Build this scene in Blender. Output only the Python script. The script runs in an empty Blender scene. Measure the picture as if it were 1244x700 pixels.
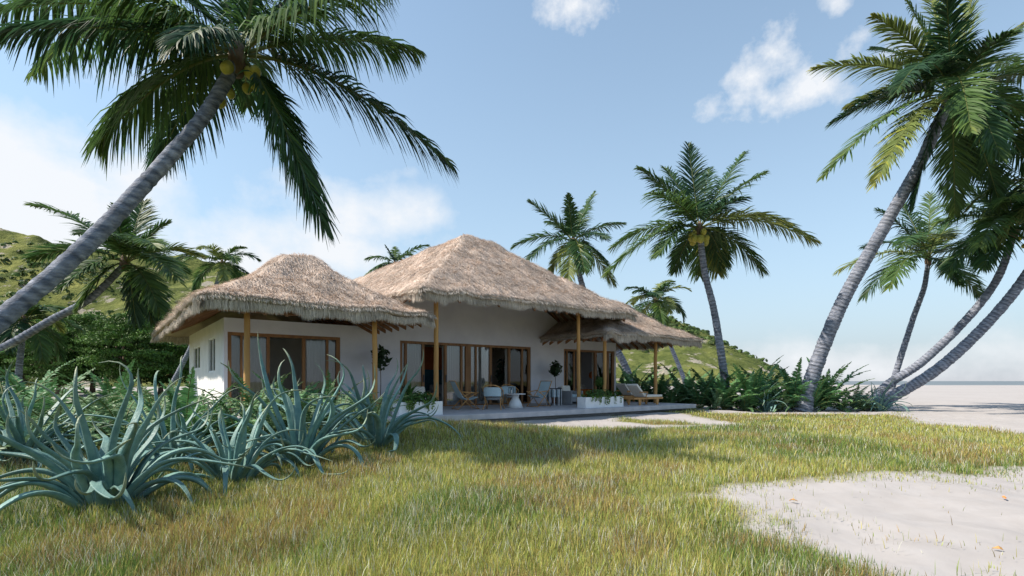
import bpy, math, random
import numpy as np
from math import radians as R, sin, cos, pi, atan2, sqrt, tan
from mathutils import Vector, Matrix
random.seed(7); RNG = np.random.default_rng(11)
scene = bpy.context.scene
col = scene.collection
EYE = 1.35; F = 640.0; CX = 622.0; HZ = 463.0

# ------------------------------------------------------------------ geometry helpers
def P(px, py, Y):
    """world point seen at photograph pixel (px,py) at forward distance Y"""
    return Vector(((px-CX)/F*Y, Y, EYE+(HZ-py)/F*Y))
TH = R(37.71); CT, ST = cos(TH), sin(TH); P0 = (0.48, 17.07)
def H2W(a, b, z=0): return Vector((P0[0]+a*CT-b*ST, P0[1]+a*ST+b*CT, z))
def W2H(x, y): return ((x-P0[0])*CT+(y-P0[1])*ST, -(x-P0[0])*ST+(y-P0[1])*CT)
def a_on(px, b):
    k = (px-CX)/F
    Y = (b+P0[1]*CT-P0[0]*ST)/(CT-k*ST)
    return W2H(k*Y, Y)[0]
def b_on(px, a):
    k = (px-CX)/F
    Y = (a+P0[0]*CT+P0[1]*ST)/(k*CT+ST)
    return W2H(k*Y, Y)[1], Y

class VN:
    def __init__(s, seed, n=256):
        s.t = np.random.default_rng(seed).random((n, n)); s.n = n
    def __call__(s, x, y):
        x = np.asarray(x, float); y = np.asarray(y, float)
        xi = np.floor(x).astype(int); yi = np.floor(y).astype(int)
        fx = x-xi; fy = y-yi; fx = fx*fx*(3-2*fx); fy = fy*fy*(3-2*fy)
        n = s.n; t = s.t
        a = t[xi % n, yi % n]; b = t[(xi+1) % n, yi % n]; c = t[xi % n, (yi+1) % n]; d = t[(xi+1) % n, (yi+1) % n]
        return (a*(1-fx)+b*fx)*(1-fy)+(c*(1-fx)+d*fx)*fy
N1, N2, N3, N4 = VN(1), VN(2), VN(3), VN(4)
def fbm(n, x, y, o=4):
    v = 0; am = .5; tot = 0
    for i in range(o):
        v = v+am*n(np.asarray(x)*2**i+i*17.3, np.asarray(y)*2**i+i*9.1); tot += am; am *= .5
    return v/tot
def sstep(a, b, x):
    t = np.clip((np.asarray(x, float)-a)/(b-a), 0, 1); return t*t*(3-2*t)

# ------------------------------------------------------------------ materials
def mat(name, c1, c2=None, scale=5, rough=.8, bump=0, bscale=None, metal=0, attr=None, transl=0, spec=.3, detail=5, wave=None, stretch=None):
    m = bpy.data.materials.new(name); m.use_nodes = True
    nt = m.node_tree; N = nt.nodes; L = nt.links
    bs = N['Principled BSDF']; out = N['Material Output']
    bs.inputs['Roughness'].default_value = rough; bs.inputs['Metallic'].default_value = metal
    bs.inputs['Specular IOR Level'].default_value = spec
    tc = N.new('ShaderNodeTexCoord'); vec = tc.outputs['Object']
    if stretch:
        mp = N.new('ShaderNodeMapping'); mp.inputs['Scale'].default_value = stretch; L.new(vec, mp.inputs[0]); vec = mp.outputs[0]
    colo = None
    if attr:
        at = N.new('ShaderNodeAttribute'); at.attribute_name = attr; colo = at.outputs['Color']
        if c2 is not None:   # multiply variation
            nz = N.new('ShaderNodeTexNoise'); nz.inputs['Scale'].default_value = scale; nz.inputs['Detail'].default_value = detail
            L.new(vec, nz.inputs['Vector'])
            rp = N.new('ShaderNodeValToRGB'); rp.color_ramp.elements[0].position = .35; rp.color_ramp.elements[1].position = .68
            rp.color_ramp.elements[0].color = (*c1, 1); rp.color_ramp.elements[1].color = (*c2, 1)
            L.new(nz.outputs[0], rp.inputs[0])
            mx = N.new('ShaderNodeMix'); mx.data_type = 'RGBA'; mx.blend_type = 'MULTIPLY'; mx.inputs[0].default_value = 1
            L.new(colo, mx.inputs[6]); L.new(rp.outputs[0], mx.inputs[7]); colo = mx.outputs[2]
    elif c2 is not None:
        nz = N.new('ShaderNodeTexNoise'); nz.inputs['Scale'].default_value = scale; nz.inputs['Detail'].default_value = detail
        L.new(vec, nz.inputs['Vector'])
        rp = N.new('ShaderNodeValToRGB'); rp.color_ramp.elements[0].position = .35; rp.color_ramp.elements[1].position = .68
        rp.color_ramp.elements[0].color = (*c1, 1); rp.color_ramp.elements[1].color = (*c2, 1)
        L.new(nz.outputs[0], rp.inputs[0]); colo = rp.outputs[0]
    else:
        bs.inputs['Base Color'].default_value = (*c1, 1)
    if colo is not None: L.new(colo, bs.inputs['Base Color'])
    if bump:
        if wave:
            nb = N.new('ShaderNodeTexWave'); nb.bands_direction = wave[0]; nb.inputs['Scale'].default_value = wave[1]; nb.inputs['Distortion'].default_value = wave[2]
            nb.inputs['Detail'].default_value = 3
        else:
            nb = N.new('ShaderNodeTexNoise'); nb.inputs['Scale'].default_value = bscale or scale*4; nb.inputs['Detail'].default_value = 6
        L.new(vec, nb.inputs['Vector'])
        bp = N.new('ShaderNodeBump'); bp.inputs['Strength'].default_value = bump; bp.inputs['Distance'].default_value = .02
        L.new(nb.outputs[1 if wave else 0], bp.inputs['Height']); L.new(bp.outputs[0], bs.inputs['Normal'])
    if transl:
        tr = N.new('ShaderNodeBsdfTranslucent'); ms = N.new('ShaderNodeMixShader'); ms.inputs[0].default_value = transl
        if colo is not None: L.new(colo, tr.inputs[0])
        else: tr.inputs[0].default_value = (*c1, 1)
        L.new(bs.outputs[0], ms.inputs[1]); L.new(tr.outputs[0], ms.inputs[2]); L.new(ms.outputs[0], out.inputs[0])
    return m
M = {}
M['plaster'] = mat('white plaster', (.62, .61, .67), (.70, .69, .74), 1.5, .9, .25, 30)
M['boards'] = mat('white boarding', (.66, .67, .68), (.74, .74, .75), 2, .8, .6, wave=('Y', 2.2, .3))
M['inner'] = mat('inner plaster', (.62, .57, .52), (.68, .63, .58), 2, .9)
M['wood'] = mat('honey wood', (.40, .20, .07), (.56, .31, .12), 6, .55, .3, 18, stretch=(1, 1, .12))
M['darkwood'] = mat('brown door wood', (.20, .095, .04), (.30, .15, .06), 8, .5, .3, 20, stretch=(1, 1, .15))
M['rafter'] = mat('rafter wood', (.16, .075, .035), (.27, .13, .06), 5, .7, .3, 15)
M['pole'] = mat('pale pole wood', (.36, .19, .065), (.52, .30, .11), 5, .7, .5, 14, stretch=(1, 1, .1))
M['deck'] = mat('pale stone deck', (.40, .40, .43), (.52, .51, .53), 3, .6, .25, 25)
M['thatch'] = mat('dry thatch', (.7, .7, .7), (1, 1, 1), 1.2, .95, 0, attr='tint', spec=.1, transl=.12)
M['trunk'] = mat('palm bark', (.13, .155, .21), (.36, .38, .44), 7, .95, .9, 25, spec=.15, stretch=(1, 1, 3), attr='tint')
M['bark'] = mat('brown bark', (.10, .07, .05), (.18, .13, .09), 9, .95, .6)
M['palmleaf'] = mat('palm leaf', (.85, .85, .85), (1, 1, 1), 1, .5, 0, attr='tint', transl=.36, spec=.3)
M['fernleaf'] = mat('fern leaf', (.85, .85, .85), (1, 1, 1), 3, .55, 0, attr='tint', transl=.2, spec=.3)
M['leaf'] = mat('broad leaf', (.8, .8, .8), (1, 1, 1), .6, .6, 0, attr='tint', transl=.2, spec=.25)
M['agave'] = mat('blue agave', (.6, .72, .74), (1.15, 1.08, 1), 9, .5, .35, 45, attr='tint', spec=.3)
M['grass'] = mat('grass blades', (.9, .9, .9), (1, 1, 1), 1, .7, 0, attr='tint', transl=.3, spec=.15)
M['white'] = mat('white paint', (.72, .74, .77), (.80, .81, .83), 6, .55, .1)
M['fabric'] = mat('cream fabric', (.66, .63, .58), (.74, .71, .66), 30, .95, .3, 120)
M['blue fabric'] = mat('pale blue fabric', (.36, .48, .55), (.46, .57, .63), 30, .95, .3, 120)
M['grey fabric'] = mat('grey fabric', (.24, .25, .27), (.32, .33, .35), 30, .95, .3, 120)
M['metal'] = mat('dark metal', (.05, .055, .065), None, 5, .4, 0, metal=.6)
M['clay'] = mat('clay pot', (.30, .16, .10), (.38, .22, .14), 8, .85)
M['coconut'] = mat('coconut', (.27, .27, .05), (.46, .41, .08), 5, .5, .1)
M['curtain'] = mat('sheer curtain', (.62, .60, .57), None, 5, .9, transl=.35)
M['floor'] = mat('inner floor', (.35, .28, .22), (.42, .34, .27), 3, .5)
M['rust'] = mat('rust red paint', (.30, .07, .02), (.36, .10, .03), 4, .8)
M['teal'] = mat('deep teal paint', (.01, .07, .10), (.015, .10, .14), 4, .8)
M['orange'] = mat('orange cloth', (.62, .16, .03), (.70, .22, .05), 9, .8)
M['mirror'] = mat('woven disc', (.18, .13, .11), (.25, .19, .15), 20, .8)
M['deadleaf'] = mat('dry leaf', (.55, .20, .06), (.62, .28, .09), 20, .8)
def glass():
    m = bpy.data.materials.new('clear glass'); m.use_nodes = True; nt = m.node_tree; N = nt.nodes; L = nt.links
    N.remove(N['Principled BSDF'])
    t = N.new('ShaderNodeBsdfTransparent'); t.inputs[0].default_value = (.82, .84, .86, 1)
    g = N.new('ShaderNodeBsdfGlossy'); g.inputs['Roughness'].default_value = .02
    fr = N.new('ShaderNodeFresnel'); fr.inputs[0].default_value = 1.7
    mx = N.new('ShaderNodeMixShader'); L.new(fr.outputs[0], mx.inputs[0]); L.new(t.outputs[0], mx.inputs[1]); L.new(g.outputs[0], mx.inputs[2])
    L.new(mx.outputs[0], N['Material Output'].inputs[0]); return m
M['glass'] = glass()

# ------------------------------------------------------------------ object helpers
def link(o, parent=None):
    col.objects.link(o)
    if parent: o.parent = parent
    return o
def tag(o, label=None, cat=None, group=None, kind=None):
    if label: o['label'] = label
    if cat: o['category'] = cat
    if group: o['group'] = group
    if kind: o['kind'] = kind
    return o
def thing(name, label, cat, loc=(0, 0, 0), rz=0, group=None):
    o = bpy.data.objects.new(name, None); o.empty_display_size = .2; col.objects.link(o)
    o.location = loc; o.rotation_euler = (0, 0, rz); return tag(o, label, cat, group)
def copy_tree(o, parent=None):
    c = o.copy(); col.objects.link(c); c.parent = parent
    for ch in list(o.children): copy_tree(ch, c)
    return c
def npmesh(name, V, Fc, m, tint=None, parent=None, smooth=False, midx=None):
    """V (n,3); Fc list of arrays with equal-size faces; m material or list"""
    me = bpy.data.meshes.new(name)
    V = np.asarray(V, np.float32).reshape(-1, 3)
    if not isinstance(Fc, (list, tuple)): Fc = [Fc]
    Fc = [np.asarray(f, np.int32) for f in Fc if len(f)]
    loops = np.concatenate([f.ravel() for f in Fc]); tot = np.concatenate([np.full(len(f), f.shape[1], np.int32) for f in Fc])
    start = np.concatenate([[0], np.cumsum(tot)[:-1]]).astype(np.int32)
    me.vertices.add(len(V)); me.vertices.foreach_set('co', V.ravel())
    me.loops.add(len(loops)); me.loops.foreach_set('vertex_index', loops)
    me.polygons.add(len(tot)); me.polygons.foreach_set('loop_start', start); me.polygons.foreach_set('loop_total', tot)
    if smooth is True: me.polygons.foreach_set('use_smooth', np.ones(len(tot), bool))
    for x in (m if isinstance(m, (list, tuple)) else [m]): me.materials.append(x)
    if midx is not None: me.polygons.foreach_set('material_index', np.asarray(midx, np.int32))
    me.update(calc_edges=True)
    if tint is not None:
        at = me.color_attributes.new('tint', 'FLOAT_COLOR', 'POINT')
        c = np.ones((len(V), 4), np.float32); c[:, :3] = tint; at.data.foreach_set('color', c.ravel())
    me.validate()
    o = bpy.data.objects.new(name, me); link(o, parent); return o
class MB:
    def __init__(s): s.v = []; s.f = []; s.m = []
    def add(s, vs, fs, mi=0):
        k = len(s.v); s.v += [tuple(v) for v in vs]; s.f += [[i+k for i in f] for f in fs]; s.m += [mi]*len(fs)
    def box(s, x0, x1, y0, y1, z0, z1, mi=0, mtx=None):
        vs = [Vector((x, y, z)) for z in (z0, z1) for x, y in ((x0, y0), (x1, y0), (x1, y1), (x0, y1))]
        if mtx: vs = [mtx @ v for v in vs]
        s.add(vs, [(3, 2, 1, 0), (4, 5, 6, 7), (0, 1, 5, 4), (1, 2, 6, 5), (2, 3, 7, 6), (3, 0, 4, 7)], mi)
    def tube(s, pts, r, n=8, mi=0, cap=True):
        pts = [Vector(p) for p in pts]; rs = r if isinstance(r, (list, tuple, np.ndarray)) else [r]*len(pts)
        vs = []; up = None
        for i, p in enumerate(pts):
            t = (pts[min(i+1, len(pts)-1)]-pts[max(i-1, 0)]).normalized()
            if up is None: up = Vector((1, 0, 0)) if abs(t.x) < .8 else Vector((0, 1, 0))
            x = (up-t*up.dot(t)).normalized(); y = t.cross(x); up = x
            for k in range(n):
                a = 2*pi*k/n; vs.append(p+(x*cos(a)+y*sin(a))*rs[i])
        fs = [(i*n+k, i*n+(k+1) % n, (i+1)*n+(k+1) % n, (i+1)*n+k) for i in range(len(pts)-1) for k in range(n)]
        if cap: fs += [tuple(range(n))[::-1], tuple(range((len(pts)-1)*n, len(pts)*n))]
        s.add(vs, fs, mi)
    def lathe(s, prof, n=20, c=(0, 0), mi=0):
        vs = [(c[0]+r*cos(2*pi*k/n), c[1]+r*sin(2*pi*k/n), z) for r, z in prof for k in range(n)]
        fs = [(i*n+k, i*n+(k+1) % n, (i+1)*n+(k+1) % n, (i+1)*n+k) for i in range(len(prof)-1) for k in range(n)]
        fs += [tuple(range(n))[::-1], tuple(range((len(prof)-1)*n, len(prof)*n))]
        s.add(vs, fs, mi)
    def sheet(s, pts_a, pts_b, th=.01, mi=0):
        """ribbon between two polylines with thickness"""
        n = len(pts_a); A = [Vector(p) for p in pts_a]; B = [Vector(p) for p in pts_b]; vs = []
        for i in range(n):
            t = A[min(i+1, n-1)]-A[max(i-1, 0)]; w = B[i]-A[i]; nn = t.cross(w).normalized()*th
            vs += [A[i], B[i], B[i]+nn, A[i]+nn]
        fs = []
        for i in range(n-1):
            for k in range(4): fs.append((i*4+k, i*4+(k+1) % 4, (i+1)*4+(k+1) % 4, (i+1)*4+k))
        fs += [(3, 2, 1, 0), tuple(range((n-1)*4, n*4))]
        s.add(vs, fs, mi)
    def build(s, name, m, parent=None, bevel=0, smooth=False):
        me = bpy.data.meshes.new(name); me.from_pydata(s.v, [], s.f)
        for x in (m if isinstance(m, (list, tuple)) else [m]): me.materials.append(x)
        me.polygons.foreach_set('material_index', s.m)
        if smooth: me.polygons.foreach_set('use_smooth', [True]*len(s.f))
        me.update(); o = bpy.data.objects.new(name, me); link(o, parent)
        if bevel:
            md = o.modifiers.new('b', 'BEVEL'); md.width = bevel; md.segments = 2; md.limit_method = 'ANGLE'
        return o
def merge(parts):
    """parts: list of (V, [faces..], tint) -> merged"""
    Vs = []; fs = {}; ts = []; k = 0
    for V, Fc, t in parts:
        Vs.append(V)
        for f in Fc: fs.setdefault(f.shape[1], []).append(f+k)
        ts.append(np.broadcast_to(t, (len(V), 3))); k += len(V)
    return np.concatenate(Vs), [np.concatenate(v) for v in fs.values()], np.concatenate(ts)

# ------------------------------------------------------------------ ground shape and cover
def gpt(px, py, z=0.0):
    Y = (EYE-z)*F/(py-HZ); return ((px-CX)/F*Y, Y)
def inpoly(x, y, poly):
    x = np.asarray(x, float); y = np.asarray(y, float); ins = np.zeros(np.broadcast(x, y).shape, bool); n = len(poly)
    dmin = np.full(ins.shape, 1e9)
    for i in range(n):
        x0, y0 = poly[i]; x1, y1 = poly[(i+1) % n]
        if y0 != y1:
            c = ((y0 > y) != (y1 > y)) & (x < (x1-x0)*(y-y0)/(y1-y0)+x0); ins ^= c
        dx, dy = x1-x0, y1-y0; t = np.clip(((x-x0)*dx+(y-y0)*dy)/(dx*dx+dy*dy+1e-9), 0, 1)
        dmin = np.minimum(dmin, np.hypot(x-x0-t*dx, y-y0-t*dy))
    return np.where(ins, dmin, -dmin)      # >0 inside
S1 = [gpt(*p) for p in [(1500, 562), (1244, 570), (1100, 580), (960, 587), (885, 591), (858, 603), (880, 622), (935, 642), (1000, 660), (1060, 682), (1105, 705), (1180, 790), (1700, 790)]]
S2 = [gpt(*p) for p in [(1088, 500.5), (1098, 509), (1130, 517), (1244, 527), (1500, 545), (4000, 660), (9000, 500), (1500, 464.0), (1080, 464.0), (1080, 492)]]
S3 = [gpt(*p) for p in [(560, 512), (620, 521), (700, 524), (780, 523), (850, 520), (905, 516), (875, 511), (835, 505), (770, 502), (640, 508)]]
ISL = [gpt(*p) for p in [(745, 508.5), (800, 511), (862, 516), (830, 518), (790, 517), (745, 512)]]
S4 = [gpt(*p) for p in [(845, 499), (860, 503.0), (1000, 503.6), (1090, 504), (1095, 496), (845, 494)]]
def sandiness(x, y):
    n = (fbm(N2, x*1.3, y*1.3, 4)-.5)
    d = np.maximum(inpoly(x, y, S1)+n*1.1, inpoly(x, y, S2)+n*.9)
    d = np.maximum(d, np.minimum(inpoly(x, y, S3), -inpoly(x, y, ISL))+n*.35)
    d = np.maximum(d, inpoly(x, y, S4)+n*.4)
    return d
def gh(x, y):
    x = np.asarray(x, float); y = np.asarray(y, float)
    h = .36*np.exp(-(((x+2.3)/3.4)**2+((y-11.0)/2.3)**2))
    h += .13*np.exp(-(((x-2.5)/4.)**2+((y-11.8)/2.0)**2))
    h += .16*np.exp(-(((x+9)/4.5)**2+((y-9)/3)**2))
    near = np.exp(-((y/22)**4))
    h += (fbm(N1, x*.55, y*.55, 3)-.5)*.16*near+(fbm(N3, x*2.1, y*2.1, 3)-.5)*.05*near
    a, b = (x-P0[0])*CT+(y-P0[1])*ST, -(x-P0[0])*ST+(y-P0[1])*CT
    hs = sstep(-1.7, -.5, b)*sstep(-11, -9.5, a)*(1-sstep(10.5, 12.5, a))*(1-sstep(20, 24, b))
    h = h*(1-hs)+.09*hs
    # shore: sinks beyond the flats on the right / far
    shore = 200+20*np.sin(x*.01)
    h = h-2.5*sstep(shore, shore+25, y+np.maximum(x, 0)*.25)*sstep(-40, 40, x)
    h = h-2.5*sstep(500, 560, y)
    return h
def ghf(x, y): return float(gh(x, y))
def grid_axis(lo, hi, fine_lo, fine_hi, step, g=1.13):
    v = list(np.arange(fine_lo, fine_hi+1e-6, step)); s = step; x = fine_lo
    left = []
    while x > lo: s *= g; x -= s; left.append(x)
    s = step; x = v[-1]; right = []
    while x < hi: s *= g; x += s; right.append(x)
    return np.array(left[::-1]+v+right)
gx = grid_axis(-6000, 6000, -16, 20, .16); gy = grid_axis(-400, 6000, 1.5, 28, .14)
X, Y = np.meshgrid(gx, gy); nx, ny = len(gx), len(gy)
Z = gh(X, Y)
fx_ = np.abs(X) < 22
sand = sandiness(X, Y)
Z = Z-np.where(sand > 0, np.minimum(sand, .6)*.05, 0)*(Y < 30)
sm_ = sstep(0, .5, sand)*(Y < 40)
Z = Z+sm_*((fbm(N2, X*1.1, Y*1.8, 3)-.5)*.09+(fbm(N4, X*3.4+Y, Y*4.5, 3)-.5)*.045)
dr_ = np.random.default_rng(77)
for k_ in range(90):     # old footprints pressed into the sand
    fx0, fy0 = dr_.uniform(2.5, 13), dr_.uniform(3.2, 8.4); an_ = dr_.uniform(-.6, .6)+.8
    u0, v0 = (X-fx0)*cos(an_)+(Y-fy0)*sin(an_), -(X-fx0)*sin(an_)+(Y-fy0)*cos(an_)
    q_ = (u0/.19)**2+(v0/.11)**2
    Z = Z+sm_*(-.028*np.exp(-q_)+.012*np.exp(-(np.sqrt(q_)-1.5)**2*3))
sn = sstep(-.34, .12, sand+(fbm(N3, X*6, Y*6, 3)-.5)*.3)
# beyond the lawn: scattered sand and turf
far = sstep(26, 30, Y+np.abs(X)*.2)
fs_ = sstep(.42, .6, fbm(N4, X*.05, Y*.05, 3)+.25*sstep(60, 110, Y)+np.where(X > 0, .4, -.05))
sn = np.maximum(sn*(1-far), 0)+far*np.maximum(fs_, sn*(X > 8))
soilc = np.array((.13, .125, .045)); sandc = np.array((.35, .336, .332)); turf = np.array((.10, .13, .035))
v = fbm(N1, X*.8+5, Y*.8, 4)[..., None]
gcol = soilc*(1-far[..., None])+turf*far[..., None]
gcol = gcol*(.7+.6*v)
tint = gcol*(1-sn[..., None])+sandc*(.92+.16*v)*sn[..., None]
idx = np.arange(nx*ny).reshape(ny, nx)
Fq = np.stack([idx[:-1, :-1], idx[:-1, 1:], idx[1:, 1:], idx[1:, :-1]], -1).reshape(-1, 4)
M['ground'] = mat('sand and soil', (.93, .92, .91), (1, 1, 1), 3, .95, .35, 2.2, attr='tint', spec=.1)
# finer ripples in the sand
nt = M['ground'].node_tree
g = npmesh('ground', np.stack([X, Y, Z], -1).reshape(-1, 3), Fq, M['ground'], tint.reshape(-1, 3), smooth=True); tag(g, kind='structure')
for b_ in [n for n in nt.nodes if n.type == 'BUMP']:
    b_.inputs['Distance'].default_value = .06; b_.inputs['Strength'].default_value = .5
# water
w = MB(); w.add([(-9000, 90, -.55), (9000, 90, -.55), (9000, 9000, -.55), (-9000, 9000, -.55)], [(0, 1, 2, 3)])
M['sea'] = mat('sea water', (.10, .125, .14), (.14, .165, .18), .02, .6, .3, .8, spec=.5)
tag(w.build('sea', M['sea']), kind='structure')

# ------------------------------------------------------------------ hills
def hills():
    pxs = np.linspace(-520, 930, 520); Ys = np.concatenate([np.linspace(95, 330, 200), np.linspace(345, 520, 20)])
    prof = [(-520, 380), (-300, 330), (-100, 305), (0, 296), (30, 293), (60, 297), (120, 308), (200, 318), (260, 320), (330, 345), (420, 372), (520, 390), (640, 392), (740, 386), (800, 391), (830, 399), (855, 411), (880, 431), (905, 456), (915, 463), (930, 470)]
    px, py = zip(*prof)
    PX, YY = np.meshgrid(pxs, Ys)
    rid = 250.0
    top = (HZ-np.interp(PX, px, py))/F*rid
    t = sstep(100+fbm(N2, PX*.01, YY*0, 2)*40, rid, YY)
    back = 1-.6*sstep(rid, 520, YY)
    X = (PX-CX)/F*(rid*.55+YY*.45); 
    rough = (fbm(N1, X*.045, YY*.045, 6)-.5)*20*t*np.clip(top/30, 0, 1)
    ridg = np.abs(fbm(N3, X*.02, YY*.008, 4)-.5)*-22*t*(1-sstep(rid-60, rid, YY)*.85)*np.clip(top/30, 0, 1)
    Z = np.maximum(top, -2)*t**.8*back+rough*(1-sstep(rid-15, rid, YY)*.7)+ridg
    Z = Z+EYE*t-2.0*(1-t)
    V = np.stack([X, YY, Z], -1).reshape(-1, 3); n, m_ = PX.shape; idx = np.arange(n*m_).reshape(n, m_)
    Fq = np.stack([idx[:-1, :-1], idx[:-1, 1:], idx[1:, 1:], idx[1:, :-1]], -1).reshape(-1, 4)
    m = bpy.data.materials.new('hill turf'); m.use_nodes = True; nt = m.node_tree; N = nt.nodes; L = nt.links; bs = N['Principled BSDF']
    bs.inputs['Roughness'].default_value = .95; bs.inputs['Specular IOR Level'].default_value = .1
    tc = N.new('ShaderNodeTexCoord')
    def ns(s, d=8, r=.6, st=None):
        q = N.new('ShaderNodeTexNoise'); q.inputs['Scale'].default_value = s; q.inputs['Detail'].default_value = d; q.inputs['Roughness'].default_value = r
        src = tc.outputs['Object']
        if st:
            mp = N.new('ShaderNodeMapping'); mp.inputs['Scale'].default_value = st; mp.inputs['Rotation'].default_value = (0, 0, .5); L.new(src, mp.inputs[0]); src = mp.outputs[0]
        L.new(src, q.inputs['Vector']); return q
    a = ns(.07, 12, .68); ra = N.new('ShaderNodeValToRGB'); L.new(a.outputs[0], ra.inputs[0])
    ra.color_ramp.elements[0].position = .36; ra.color_ramp.elements[0].color = (.05, .075, .018, 1)
    ra.color_ramp.elements[1].position = .66; ra.color_ramp.elements[1].color = (.24, .25, .075, 1)
    e = ra.color_ramp.elements.new(.5); e.color = (.13, .155, .045, 1)
    b = ns(.11, 12, .68, (1, .8, 2.0)); rb = N.new('ShaderNodeValToRGB'); L.new(b.outputs[0], rb.inputs[0])
    rb.color_ramp.elements[0].position = .565; rb.color_ramp.elements[0].color = (0, 0, 0, 1); rb.color_ramp.elements[1].position = .60; rb.color_ramp.elements[1].color = (1, 1, 1, 1)
    mx = N.new('ShaderNodeMix'); mx.data_type = 'RGBA'; L.new(rb.outputs[0], mx.inputs[0]); L.new(ra.outputs[0], mx.inputs[6]); mx.inputs[7].default_value = (.36, .33, .27, 1)
    L.new(mx.outputs[2], bs.inputs['Base Color'])
    c = ns(.25, 10, .7); bp = N.new('ShaderNodeBump'); bp.inputs['Strength'].default_value = .9; bp.inputs['Distance'].default_value = 4; L.new(c.outputs[0], bp.inputs['Height']); L.new(bp.outputs[0], bs.inputs['Normal'])
    tag(npmesh('hills', V, Fq, m, smooth=True), kind='structure')
hills()
def hill_shrubs():
    h = bpy.data.objects['hills'].data; n = len(h.vertices); co = np.empty(n*3, np.float32); h.vertices.foreach_get('co', co); co = co.reshape(-1, 3)
    rng = np.random.default_rng(8); ok = np.where((co[:, 2] > 4) & (co[:, 1] < 300))[0]
    pr = fbm(N3, co[ok, 0]*.03, co[ok, 1]*.03, 4); w = np.clip(pr-.42, 0, 1)**1.5; pick = rng.choice(ok, 5200, p=w/w.sum())
    c = co[pick]+rng.normal(0, .8, (5200, 3))*np.array((1, 1, .1)); r = rng.uniform(.35, 1.3, 5200)**1.3
    m = 16; d = rng.normal(0, 1, (5200, m, 3)); d /= np.linalg.norm(d, axis=2)[..., None]; d[..., 2] = np.abs(d[..., 2])*.8
    pos = c[:, None]+d*r[:, None, None]; a = np.cross(d, rng.normal(0, 1, d.shape)); a /= np.linalg.norm(a, axis=2)[..., None]; b = np.cross(d, a); s = r[:, None, None]*.5
    V = np.stack([pos-a*s, pos-b*s, pos+a*s, pos+b*s], 2).reshape(-1, 3)
    t = np.repeat(np.array((.05, .085, .02))*rng.uniform(.6, 1.9, (5200, 1)), m*4, 0)
    tag(npmesh('hill_shrubs', V, np.arange(len(V)).reshape(-1, 4), M['leaf'], t), 'low shrubs and scrub dotted over the far green hills', 'shrubs', kind='stuff')
hill_shrubs()

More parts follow.
